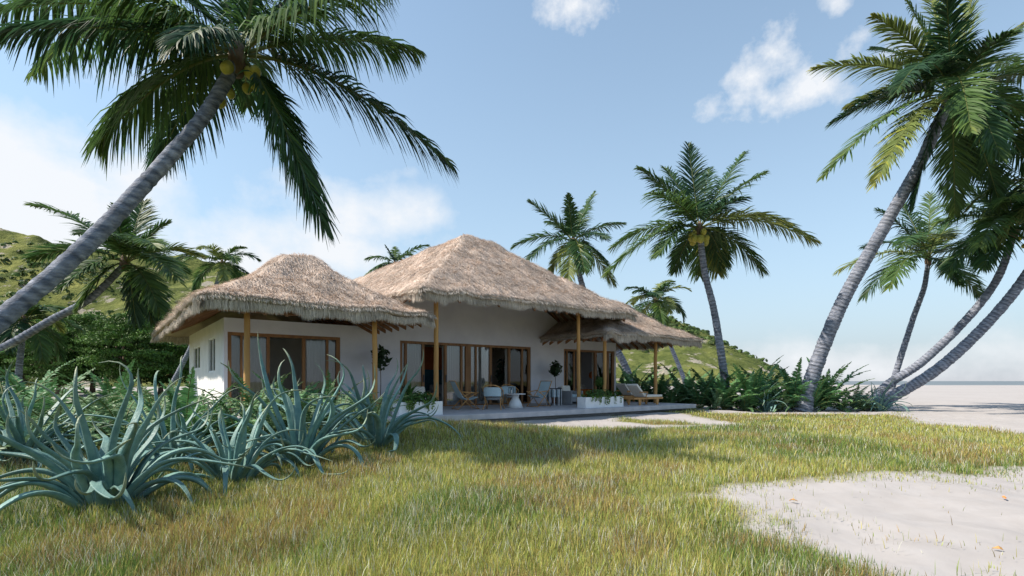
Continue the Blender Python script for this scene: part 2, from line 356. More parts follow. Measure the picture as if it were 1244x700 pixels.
# ------------------------------------------------------------------ grass (one uncountable mass)
def grass():
    def scatter(y0, y1, dens):
        hw0 = .98
        A = 0
        pts = []
        x0, x1 = -(y1*hw0+1.5), y1*hw0+1.5
        n = int((x1-x0)*(y1-y0)*dens)
        x = RNG.uniform(x0, x1, n); y = RNG.uniform(y0, y1, n)
        k = (np.abs(x) < y*hw0+1.5)
        return x[k], y[k]
    xs = []; ys = []; sc = []
    for y0, y1, d, s in ((2.4, 4.6, 5600, .62), (4.6, 6.5, 3800, .75), (6.5, 9, 2300, .95), (9, 13, 1200, 1.3), (13, 19, 520, 1.9), (19, 27, 230, 2.8)):
        x, y = scatter(y0, y1, d); xs.append(x); ys.append(y); sc.append(np.full(len(x), s))
    x = np.concatenate(xs); y = np.concatenate(ys); s = np.concatenate(sc)
    # not under the house / deck
    a, b = (x-P0[0])*CT+(y-P0[1])*ST, -(x-P0[0])*ST+(y-P0[1])*CT
    keep = ~((a > -9.0) & (a < 9.9) & (b > -.25))
    keep &= ~((a < -8.5) & (b > 6))
    keep &= ~((x > 6) & (y > 24.3))
    d = sandiness(x, y)
    prob = np.clip(.45-d*1.6, 0, 1)**1.5
    prob = np.maximum(prob, np.where(d > 0, .4*np.exp(-np.maximum(d, 0)/.30)*(inpoly(x, y, S3) < -1), 0)*(fbm(N1, x*3, y*3, 3) > .45)); prob = np.where(d < -.4, 1, prob)
    thin = sstep(.2, .36, fbm(N4, x*.9, y*.9, 4)); prob = prob*(.55+.45*thin)
    keep &= RNG.random(len(x)) < prob
    x, y, s, d = x[keep], y[keep], s[keep], d[keep]; n = len(x)
    z = gh(x, y)-.012
    clump = fbm(N2, x*2.2, y*2.2, 3)
    h = (.045+.125*RNG.random(n)**1.8)*(.6+.85*clump)*np.where(d > -.15, .6, 1)
    h *= .95+.1*sstep(6, 14, y)-.25*sstep(13, 16, y)
    az = RNG.uniform(0, 2*pi, n); lean = RNG.uniform(.05, .55, n)*h
    wdt = (.0022+.0022*RNG.random(n))*s*1.25
    fa = RNG.uniform(0, 2*pi, n)
    wx, wy = np.cos(fa)*wdt, np.sin(fa)*wdt
    lx, ly = np.cos(az)*lean, np.sin(az)*lean
    V = np.empty((n, 5, 3), np.float32)
    V[:, 0] = np.stack([x-wx, y-wy, z], -1); V[:, 1] = np.stack([x+wx, y+wy, z], -1)
    V[:, 2] = np.stack([x+wx*.75+lx*.35, y+wy*.75+ly*.35, z+h*.55], -1); V[:, 3] = np.stack([x-wx*.75+lx*.35, y-wy*.75+ly*.35, z+h*.55], -1)
    V[:, 4] = np.stack([x+lx, y+ly, z+h], -1)
    i = np.arange(n, dtype=np.int32)[:, None]*5
    Q = i+np.array([0, 1, 2, 3]); T = i+np.array([3, 2, 4])
    green = np.array((.17, .255, .06)); lime = np.array((.35, .41, .095)); gold = np.array((.50, .45, .13)); red = np.array((.36, .18, .10)); pale = np.array((.60, .60, .46)); cool = np.array((.17, .26, .12))
    big = fbm(N1, x*.35+3, y*.35, 4); big2 = fbm(N3, x*.9+9, y*.9, 4)
    gold_w = sstep(.38, .60, big+.12*sstep(-2, 5, x))
    c = green[None]*(1-gold_w[:, None])+lime[None]*gold_w[:, None]
    cw = sstep(-3.5, -7.5, x-(y-6)*.6)[:, None]*.7; c = c*(1-cw)+cool*cw
    r = RNG.random(n)
    gw = ((r < .14+.42*gold_w))[:, None]; c = np.where(gw, gold, c)
    rw = (RNG.random(n) < .08+.55*sstep(.52, .66, big2))[:, None]; c = np.where(rw, red*.6+c*.4, c)
    pw = (RNG.random(n) < .10+.12*(clump > .6))[:, None]; c = np.where(pw, pale, c)
    c = c*RNG.uniform(.65, 1.3, (n, 1)); c = c*np.array((.98, 1.0, 1.05))
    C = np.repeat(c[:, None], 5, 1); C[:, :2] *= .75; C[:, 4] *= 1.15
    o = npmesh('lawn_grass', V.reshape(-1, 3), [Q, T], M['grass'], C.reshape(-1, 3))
    tag(o, 'wild golden green grass covering the lawn around the sand patch', 'grass', kind='stuff')
    print('grass blades', n)
grass()

# ------------------------------------------------------------------ fronds
def frond(pts, Lm, wd, npair, tintfn, rng, hang=.5, rr=.028, env=None, ang=(68, 25), segs=3, jit=.12, t0=.14):
    """rachis pts (n,3); returns V,F,tint"""
    pts = np.asarray(pts, float); n = len(pts)
    seg = np.linalg.norm(np.diff(pts, axis=0), axis=1); s = np.concatenate([[0], np.cumsum(seg)]); s /= s[-1]
    t = np.linspace(t0, .995, npair); t = np.concatenate([t, t+.4/npair]); t = np.clip(t, 0, 1)
    side = np.concatenate([np.ones(npair), -np.ones(npair)])
    base = np.stack([np.interp(t, s, pts[:, k]) for k in range(3)], -1)
    tan_ = np.gradient(pts, axis=0); tan_ /= np.linalg.norm(tan_, axis=1)[:, None]
    T = np.stack([np.interp(t, s, tan_[:, k]) for k in range(3)], -1); T /= np.linalg.norm(T, axis=1)[:, None]
    hd = pts[-1]-pts[0]; hd[2] = 0
    if np.linalg.norm(hd) < .05: hd = np.array((1., 0, 0))
    hd /= np.linalg.norm(hd); S0 = np.array((hd[1], -hd[0], 0.))
    S = S0[None]-T*(T@S0)[:, None]; S /= np.linalg.norm(S, axis=1)[:, None]
    U = np.cross(S, T)
    U = U*np.sign(U[:, 2:3]+1e-6) if env is None else U
    m = len(t)
    an = np.radians(ang[0]+(ang[1]-ang[0])*t+rng.normal(0, 5, m))
    L = Lm*(env(t) if env else (.45+.55*np.sin(pi*np.clip(t*1.02, 0, 1)**.75))*np.where(t > .9, 1-(t-.9)*4, 1))*rng.uniform(.82, 1.1, m)
    D = T*np.cos(an)[:, None]+S*(side*np.sin(an))[:, None]+U*(.18+rng.normal(0, jit, m))[:, None]
    D /= np.linalg.norm(D, axis=1)[:, None]
    W = T-D*np.sum(T*D, 1)[:, None]; W /= np.linalg.norm(W, axis=1)[:, None]
    tw = rng.normal(0, .35, m); Nn = np.cross(D, W); W = W*np.cos(tw)[:, None]+Nn*np.sin(tw)[:, None]
    ss = np.linspace(0, 1, segs+1); prof = {2: [.7, 1, 0], 3: [.6, 1, .8, 0], 4: [.6, 1, .95, .6, 0]}[segs]
    V = np.empty((m, segs+1, 2, 3))
    hg = hang*rng.uniform(.6, 1.35, m)
    for k, q in enumerate(ss):
        p = base+D*(L*q*(1-.25*hang*q))[:, None]; p[:, 2] -= hg*L*q*q*.9
        w = wd*prof[k]+.0015
        V[:, k, 0] = p-W*w; V[:, k, 1] = p+W*w
    i = np.arange(m)[:, None]*(segs+1)*2
    Q = np.concatenate([i+np.array([2*k, 2*k+1, 2*k+3, 2*k+2]) for k in range(segs)])
    tn = tintfn(m, t); tn = np.repeat(tn, (segs+1)*2, axis=0)
    # rachis
    r = rr*(1-.85*s)+.003; K = 5; rv = []
    for j in range(n):
        Tn = tan_[j]; Sx = S0-Tn*(Tn@S0); Sx /= np.linalg.norm(Sx); Ux = np.cross(Sx, Tn)
        for k in range(K):
            a = 2*pi*k/K; rv.append(pts[j]+(Sx*cos(a)+Ux*sin(a))*r[j])
    rf = np.array([(j*K+k, j*K+(k+1) % K, (j+1)*K+(k+1) % K, (j+1)*K+k) for j in range(n-1) for k in range(K)])
    return merge([(V.reshape(-1, 3), [Q], tn), (np.array(rv), [rf], np.array((.16, .19, .06)))])
def bez(B, C, T, n=16):
    t = np.linspace(0, 1, n)[:, None]; B, C, T = map(lambda v: np.array(v, float), (B, C, T))
    return (1-t)**2*B+2*t*(1-t)*C+t*t*T
def arc(B, az, e0, e1, L, n=16, side=0.):
    p = np.array(B, float); out = [p.copy()]
    for i in range(n-1):
        q = (i+.5)/(n-1); e = R(e0+(e1-e0)*q**1.15); az_ = az+side*q
        p = p+np.array((cos(e)*cos(az_), cos(e)*sin(az_), sin(e)))*L/(n-1); out.append(p.copy())
    return np.array(out)
def palmtint(base, var, rng):
    def f(m, t):
        c = np.array(base)[None]*rng.uniform(1-var, 1+var, (m, 1))*np.array((1, 1, 1))
        y = rng.random(m) < .06; c[y] = c[y]*np.array((1.7, 1.4, .9))
        tipy = (t > .9)[:, None]; return np.where(tipy, c*np.array((1.3, 1.1, .9)), c)
    return f
PT = [(.045, .105, .034), (.075, .145, .040), (.16, .21, .06), (.03, .078, .035)]
def palm(label, path, radii, fronds=None, nf=20, L=4.0, seed=0, Lm=None, coco=0, group='coconut palms', npair=62, wd=.022, hang=.38, cocor=.1, skirt=True):
    rng = np.random.default_rng(seed)
    path = [Vector(p) for p in path]
    # smooth path by catmull-rom
    pp = []; n = len(path)
    for i in range(n-1):
        p0 = path[max(i-1, 0)]; p1 = path[i]; p2 = path[i+1]; p3 = path[min(i+2, n-1)]
        for k in range(12):
            t = k/12; pp.append(.5*((2*p1)+(p2-p0)*t+(2*p0-5*p1+4*p2-p3)*t*t+(3*p1-p0-3*p2+p3)*t**3))
    pp.append(path[-1])
    # resample at ring spacing
    d = [0]
    for i in range(1, len(pp)): d.append(d[-1]+(pp[i]-pp[i-1]).length)
    tot = d[-1]; ns = int(tot/.055)
    q = np.linspace(0, tot, ns); C = np.stack([np.interp(q, d, [p[k] for p in pp]) for k in range(3)], -1)
    rad = radii[1]+(radii[0]-radii[1])*(1-q/tot)**1.0; rad = rad*(1+.35*np.exp(-q/.5))
    saw = (np.arange(ns)+rng.integers(0, 2, ns)) % 3; rad = rad*(1+.045*(saw-1)+rng.normal(0, .012, ns))
    C[:, :2] += np.cumsum(rng.normal(0, .0015, (ns, 2)), 0)
    root = thing('palm_tree', label, 'palm tree', C[0].tolist(), 0, group)
    C = C-C[0]
    tb = MB(); tb.tube([tuple(c) for c in C], list(rad), 14)
    for i_, v_ in enumerate(tb.v): pass
    rc = np.where((np.arange(ns)+saw*0) % 3 == 0, .68, 1.0)*rng.uniform(.8, 1.1, ns); rc = np.where(saw == saw.min(), rc*.75, rc)
    tv = np.repeat(rc, 14)*rng.uniform(.82, 1.12, ns*14)
    quads = np.array([f for f in tb.f if len(f) == 4]); caps = np.array([f for f in tb.f if len(f) != 4])
    tr = npmesh('trunk', np.array(tb.v), [quads, caps], M['trunk'], tv[:, None]*np.ones(3), root, smooth=True)
    top = C[-1]
    tx = np.array(path[-1]-path[-2]); tx /= np.linalg.norm(tx)
    Lm = Lm or L*.32
    specs = []
    if fronds:
        for (px, py, dY, bl) in fronds:
            Yc = path[-1].y; T = np.array(P(px, py, Yc+dY))-np.array(path[0]); B = top+tx*.12
            dd = T-B; ln = np.linalg.norm(dd); Cc = B+dd*.42+np.array((0, 0, bl*ln))
            specs.append(bez(B, Cc, T, 18))
    else:
        for i in range(nf):
            az = i*2.39996+rng.normal(0, .15); lv = (i+.5)/nf
            e0 = 82-105*lv+rng.normal(0, 6); e1 = e0-60-30*rng.random()-18*lv
            ln = L*rng.uniform(.82, 1.08)*(.82 if lv < .15 else 1)
            specs.append(arc(top+tx*.1+np.array((cos(az), sin(az), 0))*radii[1]*.5, az, e0, max(e1, -88), ln, 16, rng.normal(0, .25)))
    for pts in specs:
        ln = np.sum(np.linalg.norm(np.diff(pts, axis=0), axis=1))
        c = PT[rng.choice(4, p=[.3, .33, .22, .15] if seed != 3 else [.4, .25, .0, .35])]
        V, Fs, tn = frond(pts, min(Lm, ln*.37), wd, int(npair*1.45), palmtint(c, .25, rng), rng, hang=hang*rng.uniform(.6, 1.3), rr=.034)
        npmesh('frond', V, Fs, M['palmleaf'], tn, root)
    # crown heart: fibrous sheath
    hb = MB(); hb.lathe([(radii[1]*.95, -.25), (radii[1]*1.35, 0), (radii[1]*1.2, .22), (radii[1]*.5, .42), (.01, .5)], 10)
    o = hb.build('crown_heart', M['bark'], root, smooth=True); o.location = top.tolist()
    for k in range(coco):
        az = rng.uniform(0, 2*pi); rr = radii[1]+rng.uniform(.08, .36); cb = MB()
        cr = cocor*rng.uniform(.8, 1.1)
        cb.lathe([(.001, -cr*1.2), (cr*.6, -cr*.95), (cr*.95, -cr*.35), (cr, .1*cr), (cr*.8, cr*.7), (cr*.35, cr*1.1), (.001, cr*1.2)], 12)
        o = cb.build('coconut', M['coconut'], root, smooth=True); o.location = (top+np.array((cos(az)*rr, sin(az)*rr, rng.uniform(-.55, .0)))).tolist()
        o.rotation_euler = (rng.uniform(-.5, .5), rng.uniform(-.5, .5), 0)
    return root
def base_at(px, Y): 
    x = (px-CX)/F*Y; return Vector((x, Y, ghf(x, Y)-.05))
# big palm leaning in from the left
palm('large coconut palm leaning in from the left edge with trunk crossing the sky', [(-8.6, 5.2, -.1), P(-80, 445, 6.2), P(0, 388, 6.7), P(100, 300, 7.3), P(190, 205, 7.9), P(245, 140, 8.3), P(286, 72, 8.6)], (.125, .10),
     fronds=[(548, 202, .3, .20), (508, 62, 1.2, .16), (392, 272, -.2, .18), (375, 235, .9, .22), (118, 175, .5, .24), (190, 200, 2.4, .2), (0, 38, -.6, .14), (-30, 20, .8, .2), (90, 30, 1.8, .16), (150, -60, .4, .15), (420, -60, 1.3, .1), (330, -110, 0, .05), (240, -120, 1, .0), (470, -10, -1.2, .18), (60, -60, -1.4, .1), (300, 130, 3.3, .25), (40, 90, 2.9, .25), (330, -60, 3.5, .1), (215, 52, -1.5, .35), (390, 20, 3.0, .2)],
     Lm=.95, seed=3, coco=11, npair=95, wd=.017, hang=.75, cocor=.095, group=None)
palm('slender coconut palm leaning right over the dark broadleaf trees at left', [(-27, 19.5, 0), P(-60, 446, 20), P(0, 424, 20.5), P(60, 390, 21), P(110, 362, 21.5), P(150, 322, 22)], (.19, .13),
     fronds=[(40, 250, .5, .22), (36, 315, 0, .25), (245, 312, 1, .3), (195, 380, -.8, .3), (215, 340, -2, .3), (95, 375, -1, .35), (165, 392, .5, .3), (175, 245, 2, .1), (140, 250, -1, .05), (205, 270, .8, .15), (75, 350, -2.2, .35), (185, 392, 1.5, .3), (95, 285, 3, .2), (225, 330, 3, .3), (120, 285, -3, .25), (190, 300, -3, .25)], seed=5, L=3.7, npair=66, wd=.03, Lm=1.35, hang=.25)
palm('palm behind the left thatched wing with its trunk leaning past the white side wall', [base_at(200, 44), P(229, 428, 44), P(258, 360, 44), P(270, 322, 44)], (.2, .14), nf=13, L=3.6, seed=6, npair=40, wd=.04)
palm('palm just peeking over the left slope of the tall main roof', [base_at(470, 52), P(474, 380, 52), P(480, 322, 52)], (.2, .14), fronds=[(520, 298, 0, .2), (468, 298, 0, .1), (445, 315, 0, .3), (455, 335, 1, .3), (500, 310, 2, .3), (510, 335, -1, .3), (440, 340, -2, .3), (480, 300, 2, .1)], seed=7, npair=40, wd=.045)
palm('dark green palm rising behind the right slope of the main roof', [base_at(772, 33), P(764, 455, 33), P(744, 415, 33), P(712, 360, 33), P(697, 296, 33)], (.24, .16),
     fronds=[(722, 234, 1, .1), (690, 236, -1, .05), (643, 246, 0, .12), (624, 300, 0, .28), (640, 318, -2, .3), (757, 272, 0, .2), (738, 322, -1, .3), (745, 345, 1, .3), (690, 345, -3, .35), (665, 270, 3, .2), (735, 290, -3, .25), (710, 330, -3, .35), (668, 335, 1, .3), (715, 250, 3, .15)], seed=8, npair=50, wd=.035, L=4)
palm('tall coconut palm with yellow nuts standing behind the right end of the deck', [base_at(884, 25.5), P(879, 450, 25.5), P(868, 380, 25.4), P(856, 330, 25.3), P(850, 281, 25.2)], (.2, .135),
     fronds=[(990, 294, .5, .24), (928, 210, 1, .14), (905, 185, 1.5, .08), (836, 176, 1.2, .03), (776, 205, 0, .14), (738, 332, -.5, .3), (745, 300, 1.5, .28), (925, 328, 0, .3), (872, 332, 2.5, .4), (880, 322, 2, .35), (820, 330, 2, .35), (808, 205, 2.4, .12), (862, 205, 3, .05), (905, 240, -3, .2), (790, 235, -2.5, .22), (850, 335, 3, .45), (800, 310, -1.5, .35), (955, 270, -2, .25)],
     seed=9, coco=14, npair=66, wd=.03, L=5, cocor=.17, Lm=1.5)
palm('small distant palm between main roof and the nut bearing palm', [base_at(838, 50), P(829, 455, 50), P(812, 412, 50), P(797, 366, 50)], (.22, .15), nf=17, L=3.7, seed=10, npair=40, wd=.045)
palm('thick pale trunked palm soaring at right with its crown at the upper right corner', [base_at(975, 24), P(988, 455, 24), P(1022, 370, 23.6), P(1075, 275, 22.8), P(1120, 195, 22.2), P(1155, 118, 21.8)], (.33, .20),
     fronds=[(988, 84, 0, .22), (1000, 215, -1, .22), (1062, 225, -2.5, .22), (1100, 0, 1, .12), (1125, -25, 2, .05), (1195, -60, 0, .05), (1300, 0, 1, .15), (1330, 110, 0, .25), (1290, 175, -1.5, .3), (1215, 190, -3.4, .35), (1110, 250, .5, .3), (1160, 260, 2, .35), (1215, 250, 1, .3), (1060, 60, 3.5, .2), (1230, 40, -3.2, .25), (1090, 110, -3.8, .35), (1180, 160, -4, .4), (1250, 90, 3, .25), (1030, 130, 2.6, .25), (1150, -10, -3, .1), (1265, 230, .5, .35), (1010, 150, 1, .25), (1080, 190, 1.5, .3), (1240, 140, 3, .3), (1185, 215, 2, .35), (1060, 20, -1, .2)],
     seed=12, coco=8, npair=72, wd=.032, L=5.5, cocor=.12, Lm=1.3)
palm('thin dark palm standing farthest back in the right hand leaning group', [base_at(1078, 29), P(1088, 455, 29), P(1108, 390, 28.6), P(1122, 350, 28.4), P(1127, 318, 28.3)], (.17, .12),
     fronds=[(1018, 330, 0, .28), (1050, 360, -1, .3), (1066, 255, 1, .2), (1190, 360, 0, .3), (1165, 345, -2, .35), (1080, 350, -2.5, .35), (1205, 300, 1, .25), (1170, 250, 0, .15), (1130, 235, 2, .05), (1090, 240, 2, .12), (1095, 300, -4, .3), (1195, 325, 2, .3), (1150, 290, -4, .3), (1050, 300, 3, .3)], seed=13, npair=50, wd=.03, L=4.5)
palm('palm bending far right above the shore with dense low crown at the frame edge', [base_at(1052, 26), P(1078, 468, 26), P(1120, 440, 25.6), P(1170, 393, 25.2), P(1212, 340, 24.8), P(1232, 285, 24.6)], (.215, .15),
     fronds=[(1150, 330, -1, .3), (1140, 270, -.5, .28), (1165, 225, 1, .2), (1195, 325, -2, .3), (1200, 195, -1, .1), (1260, 190, 0, .05), (1300, 230, 1, .2), (1320, 300, 0, .3), (1190, 300, -3, .35), (1275, 350, -1, .35), (1175, 305, 2, .3), (1150, 250, 3, .25), (1225, 240, -3.5, .2), (1280, 260, -3, .3)], seed=14, npair=60, wd=.03, L=4.6, coco=5)
palm('lowest and nearest of the palms bending right out of the frame over the sand', [base_at(1058, 24.8), P(1088, 480, 24.6), P(1140, 448, 24), P(1200, 392, 23.4), P(1250, 330, 22.8), P(1310, 225, 22)], (.26, .17), nf=18, L=4.6, seed=15, npair=55, wd=.03, Lm=1.0)
palm('low pale palm half hidden behind the big leaning trunk at left', [base_at(20, 26), P(25, 430, 26), P(30, 392, 26)], (.16, .12), nf=14, L=2.6, seed=16, npair=40, wd=.035)
# ------------------------------------------------------------------ broadleaf trees
def tree_mesh(seed, hh=8.5, cr=3.4):
    rng = np.random.default_rng(seed)
    tr = MB(); tr.tube([(0, 0, 0), (.1, .05, 1.2), (0, 0, 2.4), (.2, 0, hh*.55)], [.26, .2, .16, .07], 8)
    tips = []
    for k in range(9):
        az = k*2.4+rng.normal(0, .2); z0 = rng.uniform(1.6, 3.6); e = R(rng.uniform(15, 55)); L = rng.uniform(1.8, 3.2)
        p1 = (cos(az)*cos(e)*L*.5, sin(az)*cos(e)*L*.5, z0+sin(e)*L*.6); p2 = (cos(az)*cos(e)*L, sin(az)*cos(e)*L, z0+sin(e)*L)
        tr.tube([(0, 0, z0), p1, p2], [.1, .07, .03], 6)
    trunk = tr
    nc = 150; cl = []
    while len(cl) < nc:
        p = rng.normal(0, 1, 3); p /= np.linalg.norm(p); r = rng.uniform(.35, 1)**.5
        q = p*r*np.array((cr, cr, hh*.40)); q[2] += hh*.53
        if q[2] > .9: cl.append((q, rng.uniform(.5, 1.05)))
    Vs = []; Ts = []
    for q, r in cl:
        m = 130; d = rng.normal(0, 1, (m, 3)); d /= np.linalg.norm(d, axis=1)[:, None]; d[:, 2] = np.abs(d[:, 2])*.9-.25
        pos = q+d*r*rng.uniform(.55, 1.05, (m, 1))*np.array((1.15, 1.15, .75))
        nn = d+rng.normal(0, .55, (m, 3)); nn /= np.linalg.norm(nn, axis=1)[:, None]
        a = np.cross(nn, rng.normal(0, 1, (m, 3))); a /= np.linalg.norm(a, axis=1)[:, None]; b = np.cross(nn, a)
        s = rng.uniform(.07, .15, (m, 1))
        Vs.append(np.stack([pos-a*s, pos-b*s*.55, pos+a*s, pos+b*s*.55], 1))
        c = np.array((.065, .135, .026))*rng.uniform(.6, 1.5); Ts.append(np.repeat(c[None]*rng.uniform(.7, 1.35, (m, 1)), 4, 0))
    V = np.concatenate(Vs); n = len(V); Q = np.arange(n*4).reshape(-1, 4)
    return trunk, V.reshape(-1, 3), Q, np.concatenate(Ts)
def broadleaf():
    protos = []
    spots = [(-75, 52, 1.0), (-20, 47, .95), (28, 50, .95), (70, 46, .85), (112, 49, 1.0), (152, 46, .95), (195, 50, .98), (232, 54, .9), (-140, 50, 1.1), (0, 60, 1.15), (90, 60, 1.1), (170, 62, 1.15), (268, 60, .9), (-220, 60, 1.2)]
    near = ['at the far left beyond the frame edge', 'behind the base of the big leaning trunk', 'third from the left in the front row of the wood', 'with a low rounded crown between slender palm trunk and wood', 'tallest in the middle of the wood', 'left of the thatched wing, spreading over bare trunks', 'nearest the left eave of the thatched wing', 'touching the white side wall of the house in view',
            'outside the left edge of the picture', 'in the back row at far left under the hill', 'in the back row below the slender palm crown', 'in the back row left of the wing roof', 'mostly hidden behind the wing roof', 'far outside the left side']
    for i in range(3):
        tm, V, Q, T = tree_mesh(40+i)
        protos.append((tm, V, Q, T))
    made = {}
    for i, (px, Y, s) in enumerate(spots):
        k = i % 3; x = (px-CX)/F*Y
        if k not in made:
            root = thing('broadleaf_tree', '', 'tree'); tm, V, Q, T = protos[k]
            tm.build('trunk', M['bark'], root, smooth=True); npmesh('crown', V, Q, M['leaf'], T, root); made[k] = root
        else: root = copy_tree(made[k])
        root.location = (x, Y, ghf(x, Y)-.1); root.rotation_euler = (0, 0, i*1.9); root.scale = (s, s, s)
        tag(root, 'dense dark green broadleaf tree '+near[i], 'tree', 'broadleaf trees of the wood at left')
broadleaf()

# ------------------------------------------------------------------ ferns, agaves
def fern_mesh(seed, nf=15, L=1.15, col1=(.045, .10, .035), wide=.17, e=(78, 15), npair=36, wd=.011, bend=70):
    rng = np.random.default_rng(seed); parts = []
    for i in range(nf):
        az = i*2.39996+rng.normal(0, .2); lv = i/nf; e0 = e[0]-(e[0]-e[1])*lv+rng.normal(0, 5); ln = L*rng.uniform(.75, 1.15)
        pts = arc((cos(az)*.04, sin(az)*.04, .02), az, e0, e0-bend-20*rng.random(), ln, 12, rng.normal(0, .3))
        c = np.array(col1)*rng.uniform(.75, 1.45)
        parts.append(frond(pts, wide, wd, npair, lambda m, t, c=c: c[None]*rng.uniform(.8, 1.25, (m, 1)), rng, hang=.25, rr=.009,
                           env=lambda t: np.sin(pi*np.clip(t, 0, 1)**.55)*.92+.08, ang=(80, 50), segs=2, jit=.1, t0=.1))
    return merge(parts)
def simple_leafplant(seed, nl=34, L=.8, w=.07, colr=(.05, .1, .03), e=(80, 10)):
    """strap/paddle leaves growing from one foot"""
    rng = np.random.default_rng(seed); parts = []
    for i in range(nl):
        az = i*2.39996+rng.normal(0, .2); lv = i/nl; e0 = e[0]-(e[0]-e[1])*lv; ln = L*rng.uniform(.7, 1.1)
        p = arc((0, 0, .02), az, e0, e0-50, ln, 8); q = np.linspace(0, 1, 8); ww = w*np.sin(pi*np.clip(q*.96+.03, 0, 1)**.8)*1.0+.004
        s = np.array((-sin(az), cos(az), 0)); V = np.stack([p-s*ww[:, None]+np.array((0, 0, .25))*ww[:, None], p, p+s*ww[:, None]+np.array((0, 0, .25))*ww[:, None]], 1).reshape(-1, 3)
        Q = np.array([(j*3+k, j*3+k+1, j*3+k+4, j*3+k+3) for j in range(7) for k in range(2)])
        parts.append((V, [Q], np.array(colr)*rng.uniform(.7, 1.4)))
    return merge(parts)
def agave_mesh(seed, nl=38, L=1.7, w=.062, up=0, curl=1.0):
    rng = np.random.default_rng(seed); parts = []
    for i in range(nl):
        az = i*2.39996+rng.normal(0, .25); lv = ((i+.5)/nl)**.72; ln = L*rng.uniform(.7, 1.15)*(1.0-.12*lv)
        e0 = 84-44*lv+rng.normal(0, 6); bend = (10+95*lv**1.2)*rng.uniform(.6, 1.25)*curl; n = 22
        p = np.array((cos(az)*(.06+.12*lv), sin(az)*(.06+.12*lv), .0)); pts = [p.copy()]; side = rng.normal(0, .35); curlup = rng.random() < .55; cu_ = rng.uniform(40, 130) if curlup else rng.uniform(-70, -10)
        wv = rng.uniform(0, 6.28)
        for j in range(n-1):
            q = (j+.5)/(n-1); el = e0-bend*sstep(.12, .75, q)
            if q > .72: el = el+((q-.72)/.28)*(cu_)
            el += 15*sin(wv+q*8)*q; a_ = az+side*q*2.0+.5*sin(wv*2+q*7)*q
            e_ = R(el); p = p+np.array((cos(e_)*cos(a_), cos(e_)*sin(a_), sin(e_)))*ln/(n-1); p[2] = max(p[2], .03); pts.append(p.copy())
        pts = np.array(pts); q = np.linspace(0, 1, n)
        ww = w*rng.uniform(.85, 1.15)*(1.05+.25*np.sin(pi*np.clip(q*1.3, 0, 1)))*np.clip((1-q)**.62, 0, 1)+.0025
        th = ww*.55+.001
        T = np.gradient(pts, axis=0); T /= np.linalg.norm(T, axis=1)[:, None]
        S = np.cross(T, (0, 0, 1.)); bad = np.linalg.norm(S, axis=1) < .15; S[bad] = np.array((sin(az), -cos(az), 0)); S /= np.linalg.norm(S, axis=1)[:, None]
        for j in range(1, n):
            if S[j]@S[j-1] < 0: S[j] = -S[j]
        U = np.cross(S, T)
        K = 8; V = []
        for k in range(K):
            a = 2*pi*k/K; cu = np.sin(a); off = th*cu; off = off+np.where(cu > 0, -ww*.55*(1-abs(cos(a))), 0)*.9+ww*.3*abs(cos(a))
            V.append(pts+S*(ww*cos(a))[:, None]+U*off[:, None])
        V = np.stack(V, 1).reshape(-1, 3)
        Q = np.array([(j*K+k, j*K+(k+1) % K, (j+1)*K+(k+1) % K, (j+1)*K+k) for j in range(n-1) for k in range(K)])
        c = np.array((.145, .26, .245))*rng.uniform(.75, 1.25)
        tn = np.repeat(c[None]*(1+.0*q[:, None]), K, 0); tipc = np.array((.30, .32, .20)); tq = np.repeat(sstep(.72, 1, q), K)[:, None]*.75
        gq = np.repeat((1-sstep(0, .12, q)), K)[:, None]*.35
        tn = tn*(1-tq)+tipc*tq; tn = tn*(1-gq)+np.array((.16, .20, .10))*gq
        parts.append((V, [Q], tn))
    return merge(parts)
def put_agave(px, py, Y, seed, label, L=1.7, w=.062, nl=38, rz=0, curl=1.):
    V, Fs, tn = agave_mesh(seed, int(nl*1.0), L*1.02, w*.68, curl=curl); x = (px-CX)/F*Y
    o = npmesh('agave', V, Fs, M['agave'], tn, smooth=True); o.location = (x, Y, ghf(x, Y)-.03); o.rotation_euler = (0, 0, rz)
    tag(o, label, 'agave plant', 'blue green agaves')
put_agave(128, 612, 5.55, 21, 'largest blue green agave with long curling leaves in the left foreground', 1.62, .072, 44)
put_agave(285, 585, 6.9, 22, 'second blue green agave from the left, low and spreading in the grass', 1.45, .055, 38, 1)
put_agave(365, 568, 8.0, 23, 'tall upright agave in front of the glass doors of the left wing', 1.95, .075, 34, 2, .8)
put_agave(458, 530, 9.4, 24, 'agave at the right end of the row with leaves arching towards the white planter', 1.85, .075, 24, .6, .8)
put_agave(210, 540, 7.9, 25, 'agave behind the gap between the largest and second agaves', 1.6, .055, 34, 3)
put_agave(25, 560, 7.8, 26, 'agave at the left edge partly behind the largest one', 1.6, .06, 34, 4)
put_agave(1068, 500, 24.2, 27, 'small grey green agave beside the bent palm trunks on the shore', 1.7, .06, 30, 1.2)
put_agave(930, 500, 24.3, 30, 'small bluish agave tucked in the fern row left of the thick trunk', 1.6, .06, 24, 2.4)
